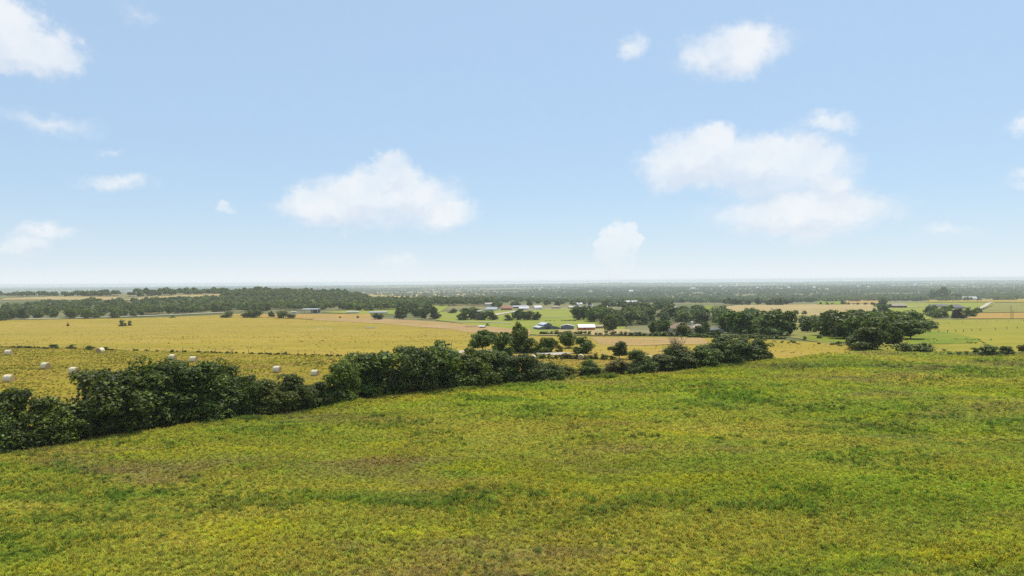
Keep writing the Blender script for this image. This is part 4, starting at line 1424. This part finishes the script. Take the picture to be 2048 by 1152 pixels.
def fence(label, pix, hp, n=None, lean=3.0, r=0.09, name='wire_fence', group=None):
    P0 = [P(*q) for q in pix]
    root = tag(link(name, None, loc=tuple(P0[0])), label, 'fence', group)
    b = None
    tops = []
    me = MB().tube([(0, 0, -.15), (0, 0, 1)], [1, .9], 6).mesh('post', M['wood'])
    rg = random.Random(len(label))
    for q in P0:
        h = max(1.25, hp * mpp(q))
        d = q - P0[0]
        o = link('post', me, root, tuple(d), 0, (r, r, h))
        o.rotation_euler = (R(rg.uniform(-lean, lean)), R(rg.uniform(-lean, lean)), 0)
        tops.append(Vector(d) + Vector((0, 0, h)))
    for f in (0.35, 0.62, 0.92):
        for i in range(len(tops) - 1):
            a, c = P0[i] - P0[0], P0[i + 1] - P0[0]
            ha, hc = tops[i].z - a[2], tops[i + 1].z - c[2]
            b = b or MB()
            b.tube([(a[0], a[1] + .05, a[2] + ha * f), (c[0], c[1] + .05, c[2] + hc * f)], [.008, .008], 3, False)
    b.obj('wire', M['chrome'], root)
    return root


X7 = lambda x, y: (1750 + x * .1563, 540 + y * .1563)
fence('post and wire fence across the yellow green pasture right of the grove', [X7(*q) for q in [(590, 815), (708, 812), (815, 806), (930, 804), (1035, 800), (1132, 796), (1240, 790), (1345, 783), (1540, 772), (1690, 764), (1822, 755), (1990, 745)]], 5.5, r=.16)
fence('farther post and wire fence below the dark red tree', [X7(*q) for q in [(800, 690), (940, 690), (1120, 682), (1295, 674), (1430, 670), (1560, 667), (1705, 667), (1900, 660)]], 3.6, r=.14)
fence('wire fence along the meadow edge before the broad bushes', [(1690, 709), (1731, 710), (1760, 711), (1795, 712), (1830, 714), (1880, 715), (1935, 715), (1990, 715), (2046, 714)], 6, r=.07)
fence('wire fence along the left fence line above the bales', [(x, 695.5 + x * .0253) for x in range(2, 830, 33)], 6, r=.06)
fence('short row of dark posts beside the low white shelter', [(932 + 4 * k, 656 - .1 * k) for k in range(6)], 4.5, r=.2, name='post_row')
fence('wire fence along the far edge of the gold field', [(x, 640.6 - max(0, x - 300) * .03 if x < 450 else 636.5) for x in range(420, 760, 26)], 3.2, r=.1)

# ------------------------------------------------------------------ meadow grass
def tuft(name, seed, n, rad, h0, h1, lean, wid, mat, flowers=0):
    rg = random.Random(seed)
    v, f, mi = [], [], []
    for k in range(n):
        a = rg.uniform(0, 6.28)
        r = rad * math.sqrt(rg.uniform(0, 1))
        x, y = r * math.cos(a), r * math.sin(a)
        h = rg.uniform(h0, h1)
        b = rg.uniform(0, 6.28)
        dx, dy = math.cos(b), math.sin(b)
        ln = h * rg.uniform(0.1, lean)
        wx, wy = -dy * wid, dx * wid
        o = len(v)
        v += [(x - wx, y - wy, -.03), (x + wx, y + wy, -.03), (x + dx * ln * .4 + wx * .8, y + dy * ln * .4 + wy * .8, h * .6),
              (x + dx * ln * .4 - wx * .8, y + dy * ln * .4 - wy * .8, h * .6), (x + dx * ln, y + dy * ln, h)]
        f += [[o, o + 1, o + 2, o + 3], [o + 3, o + 2, o + 4]]
        mi += [0, 0]
        if k < flowers:
            e = 0.022
            c = (x + dx * ln, y + dy * ln, h + .01)
            o = len(v)
            v += [(c[0] - e, c[1], c[2]), (c[0], c[1] - e, c[2] + .015), (c[0] + e, c[1], c[2]), (c[0], c[1] + e, c[2] - .01)]
            f.append([o, o + 1, o + 2, o + 3])
            mi.append(1)
    me = mesh_np(name, v, f, [mat, M['flower']], mi)
    return bpy.data.objects.new(name, me)


def tuft_set(name, mat, h=1.0, wid=1.0):
    pc = bpy.data.collections.new(name)
    for k in range(4):
        pc.objects.link(tuft('a_tuft%d' % k, 900 + k, 13, .11, .10 * h, .27 * h, 1.3, .022 * wid, mat))
    for k in range(2):
        pc.objects.link(tuft('b_tuft%d' % k, 910 + k, 12, .11, .12 * h, .29 * h, 1.2, .020 * wid, mat, 4))
    for k in range(2):
        pc.objects.link(tuft('c_tuft%d' % k, 920 + k, 22, .20, .22 * h, .50 * h, .9, .028 * wid, mat))
    return pc


def vnoise(x, y, s, seed):
    """smooth value noise"""
    g = np.random.default_rng(seed).uniform(0, 1, (128, 128))
    u, v = x / s, y / s
    i, j = np.floor(u).astype(int), np.floor(v).astype(int)
    a, b = u - i, v - j
    a, b = a * a * (3 - 2 * a), b * b * (3 - 2 * b)
    q = lambda m, n: g[m % 128, n % 128]
    return (q(i, j) * (1 - a) + q(i + 1, j) * a) * (1 - b) + (q(i, j + 1) * (1 - a) + q(i + 1, j + 1) * a) * b


def in_poly(poly, gx, gy):
    ins = np.zeros(len(gx), bool)
    j = len(poly) - 1
    for k in range(len(poly)):
        c = ((poly[k, 1] > gy) != (poly[j, 1] > gy))
        with np.errstate(divide='ignore', invalid='ignore'):
            xi = (poly[j, 0] - poly[k, 0]) * (gy - poly[k, 1]) / (poly[j, 1] - poly[k, 1]) + poly[k, 0]
        ins ^= c & (gx < xi)
        j = k
    return ins


def grow(name, label, gx, gy, lift, tufts, weeds, flowers, scale, mat, seed, spread=(.55, 1.5), shade=None):
    rng = np.random.default_rng(seed)
    n = len(gx)
    dist = np.hypot(gx, gy)
    big = 0.6 * vnoise(gx * .6, gy, 9, seed) + 0.4 * vnoise(gx * .8, gy, 2.6, seed + 1)
    weed = 0.4 * vnoise(gx * .4, gy, 7, seed + 2) + 0.35 * vnoise(gx * .6, gy, 2.2, seed + 3) + .25 * vnoise(gx, gy, .8, seed + 4)
    kind = rng.integers(0, 4, n)
    fl = 0.5 * vnoise(gx * .5, gy, 14, seed + 5) + .5 * vnoise(gx, gy, 4, seed + 6)
    kind = np.where(rng.uniform(size=n) < sstep(.45, .7, fl) * flowers, 4 + rng.integers(0, 2, n), kind)
    isw = rng.uniform(size=n) < sstep(.56, .74, weed) * weeds
    kind = np.where(isw, 6 + rng.integers(0, 2, n), kind)
    scl = scale * (0.6 + 0.7 * big) * rng.uniform(.7, 1.35, n) * (1 + 0.5 * sstep(60, 170, dist))
    tint = np.ones((n, 4), np.float32)
    tint[:, :3] = rng.uniform(*spread, (n, 1))
    tint[:, 0] *= rng.uniform(.85, 1.2, n)
    if shade is not None:
        tint[:, :3] *= shade[:, None]
    tint[isw, :3] *= np.array([.60, .76, .75])
    me = bpy.data.meshes.new(name)
    me.vertices.add(n)
    me.vertices.foreach_set('co', np.column_stack([gx, gy, height(gx, gy) + lift * (.03 + .0004 * dist)]).astype(np.float32).ravel())
    at = me.attributes.new('tint', 'FLOAT_COLOR', 'POINT')
    at.data.foreach_set('color', tint.ravel())
    at = me.attributes.new('pick', 'INT', 'POINT')
    at.data.foreach_set('value', kind.astype(np.int32))
    at = me.attributes.new('size', 'FLOAT_VECTOR', 'POINT')
    at.data.foreach_set('vector', np.column_stack([scl * rng.uniform(.9, 1.2, n), scl * rng.uniform(.9, 1.2, n), scl]).astype(np.float32).ravel())
    at = me.attributes.new('turn', 'FLOAT_VECTOR', 'POINT')
    at.data.foreach_set('vector', np.column_stack([rng.normal(0, .12, n), rng.normal(0, .12, n), rng.uniform(0, 6.28, n)]).astype(np.float32).ravel())
    me.materials.append(mat)
    go = link(name, me)
    go['label'] = label
    go['kind'] = 'stuff'
    ng = bpy.data.node_groups.new('scatter ' + name, 'GeometryNodeTree')
    ng.interface.new_socket('Geometry', in_out='INPUT', socket_type='NodeSocketGeometry')
    ng.interface.new_socket('Geometry', in_out='OUTPUT', socket_type='NodeSocketGeometry')
    gi, gout = ng.nodes.new('NodeGroupInput'), ng.nodes.new('NodeGroupOutput')
    ci = ng.nodes.new('GeometryNodeCollectionInfo')
    ci.inputs['Collection'].default_value = tufts
    ci.inputs['Separate Children'].default_value = True
    ci.inputs['Reset Children'].default_value = True
    ip = ng.nodes.new('GeometryNodeInstanceOnPoints')
    ip.inputs['Pick Instance'].default_value = True

    def named(nm, ty):
        q = ng.nodes.new('GeometryNodeInputNamedAttribute')
        q.data_type = ty
        q.inputs['Name'].default_value = nm
        return q.outputs['Attribute']

    e2r = ng.nodes.new('FunctionNodeEulerToRotation')
    ng.links.new(gi.outputs[0], ip.inputs['Points'])
    ng.links.new(ci.outputs[0], ip.inputs['Instance'])
    ng.links.new(named('pick', 'INT'), ip.inputs['Instance Index'])
    ng.links.new(named('turn', 'FLOAT_VECTOR'), e2r.inputs[0])
    ng.links.new(e2r.outputs[0], ip.inputs['Rotation'])
    ng.links.new(named('size', 'FLOAT_VECTOR'), ip.inputs['Scale'])
    ng.links.new(ip.outputs[0], gout.inputs[0])
    go.modifiers.new('scatter', 'NODES').node_group = ng
    print(name, n)
    return go


mw = np.array([P(*q)[:2] for q in MEADOW])
n = 1350000
gx, gy = rng.uniform(-60, 170, n), rng.uniform(28, 205, n)
dist = np.hypot(gx, gy)
keep = (np.abs(gx) < gy * 0.80 + 4) & (rng.uniform(size=n) < np.clip((62 / dist) ** 1.5, 0.16, 1)) & in_poly(mw, gx, gy)
grow('grass', 'patchy green and yellow grass with small yellow flowers over the near meadow', gx[keep], gy[keep], 2.6,
     tuft_set('tufts', M['grass']), .36, .6, .78, M['grass'], 1, (.38, 1.80))

foot = np.array([P(*q)[:2] for q in MEADOW[7:]][::-1])
seg = np.linalg.norm(np.diff(foot, axis=0), axis=1)
n = 9000
u_ = rng.uniform(0, seg.sum(), n)
k_ = np.searchsorted(np.cumsum(seg), u_).clip(0, len(seg) - 1)
w_ = rng.uniform(0, 1, n)[:, None]
q_ = foot[k_] * (1 - w_) + foot[k_ + 1] * w_ + rng.normal(0, .7, (n, 2)) - np.array([0, .9])
patch = vnoise(q_[:, 0], q_[:, 1], 3.5, 15)
q_ = q_[rng.uniform(size=n) < np.clip(patch * 1.6 - .35, .05, 1)]
grow('tall_weeds', 'tall ragged weeds along the foot of the hedge', q_[:, 0], q_[:, 1], 2.6, tuft_set('weed tufts', M['grass'], 1.2, 1.1), .5, .3, 1.0, M['grass'], 71, (.5, 1.3))

hp_ = np.array([P(*q)[:2] for q in HAY])
n = 130000
gx, gy = rng.uniform(hp_[:, 0].min(), hp_[:, 0].max(), n), rng.uniform(hp_[:, 1].min(), hp_[:, 1].max(), n)
keep = in_poly(hp_, gx, gy) & ~in_poly(mw, gx, gy) & (np.abs(gx) < gy * .8 + 4)
# mown swaths: more stubble and straw in rows
row = np.sin((gy * 0.955 + gx * 0.296) * 1.15 + 1.5 * vnoise(gx, gy, 25, 77))
keep &= rng.uniform(size=n) < np.clip(.6 + .35 * row, .12, 1)
grow('stubble', 'mown yellow stubble and straw rows of the hay field', gx[keep], gy[keep], 1.6,
     tuft_set('stubble tufts', M['hay_grass'], .42, 1.6), .15, 0, 0.9, M['hay_grass'], 31, (.7, 1.25), (.82 + .30 * row)[keep])

gp_ = np.array([P(*q)[:2] for q in GOLD])
n = 36000
gx, gy = rng.uniform(gp_[:, 0].min(), gp_[:, 0].max(), n), gp_[:, 1].min() + (gp_[:, 1].max() - gp_[:, 1].min()) * rng.uniform(0, 1, n) ** 1.5
keep = in_poly(gp_, gx, gy) & ~in_poly(mw, gx, gy) & ~in_poly(hp_, gx, gy) & (np.abs(gx) < gy * .8 + 4)
keep &= rng.uniform(size=n) < np.clip(.15 + 1.2 * (0.5 * vnoise(gx * .3, gy, 22, 81) + .5 * vnoise(gx * .5, gy, 6, 82) - .25), .05, 1)
grow('tall_grass', 'dry golden grass standing over the gold field', gx[keep], gy[keep], 1.0,
     tuft_set('gold tufts', M['gold_grass'], .5, 1.8), .1, 0, .9, M['gold_grass'], 51, (.8, 1.15))

# ------------------------------------------------------------------ haze
hb = MB().box(-12700, 12700, -1700, 14200, -52, 26)
m, t, out = new_mat('haze')
pv = t.new('ShaderNodeVolumePrincipled')
pv.inputs['Color'].default_value = (0.88, 0.95, 1.0, 1)
pv.inputs['Density'].default_value = 0.000105
pv.inputs['Anisotropy'].default_value = 0.0
t.l.new(pv.outputs[0], out.inputs['Volume'])
tag(hb.obj('haze', m), kind='stuff')
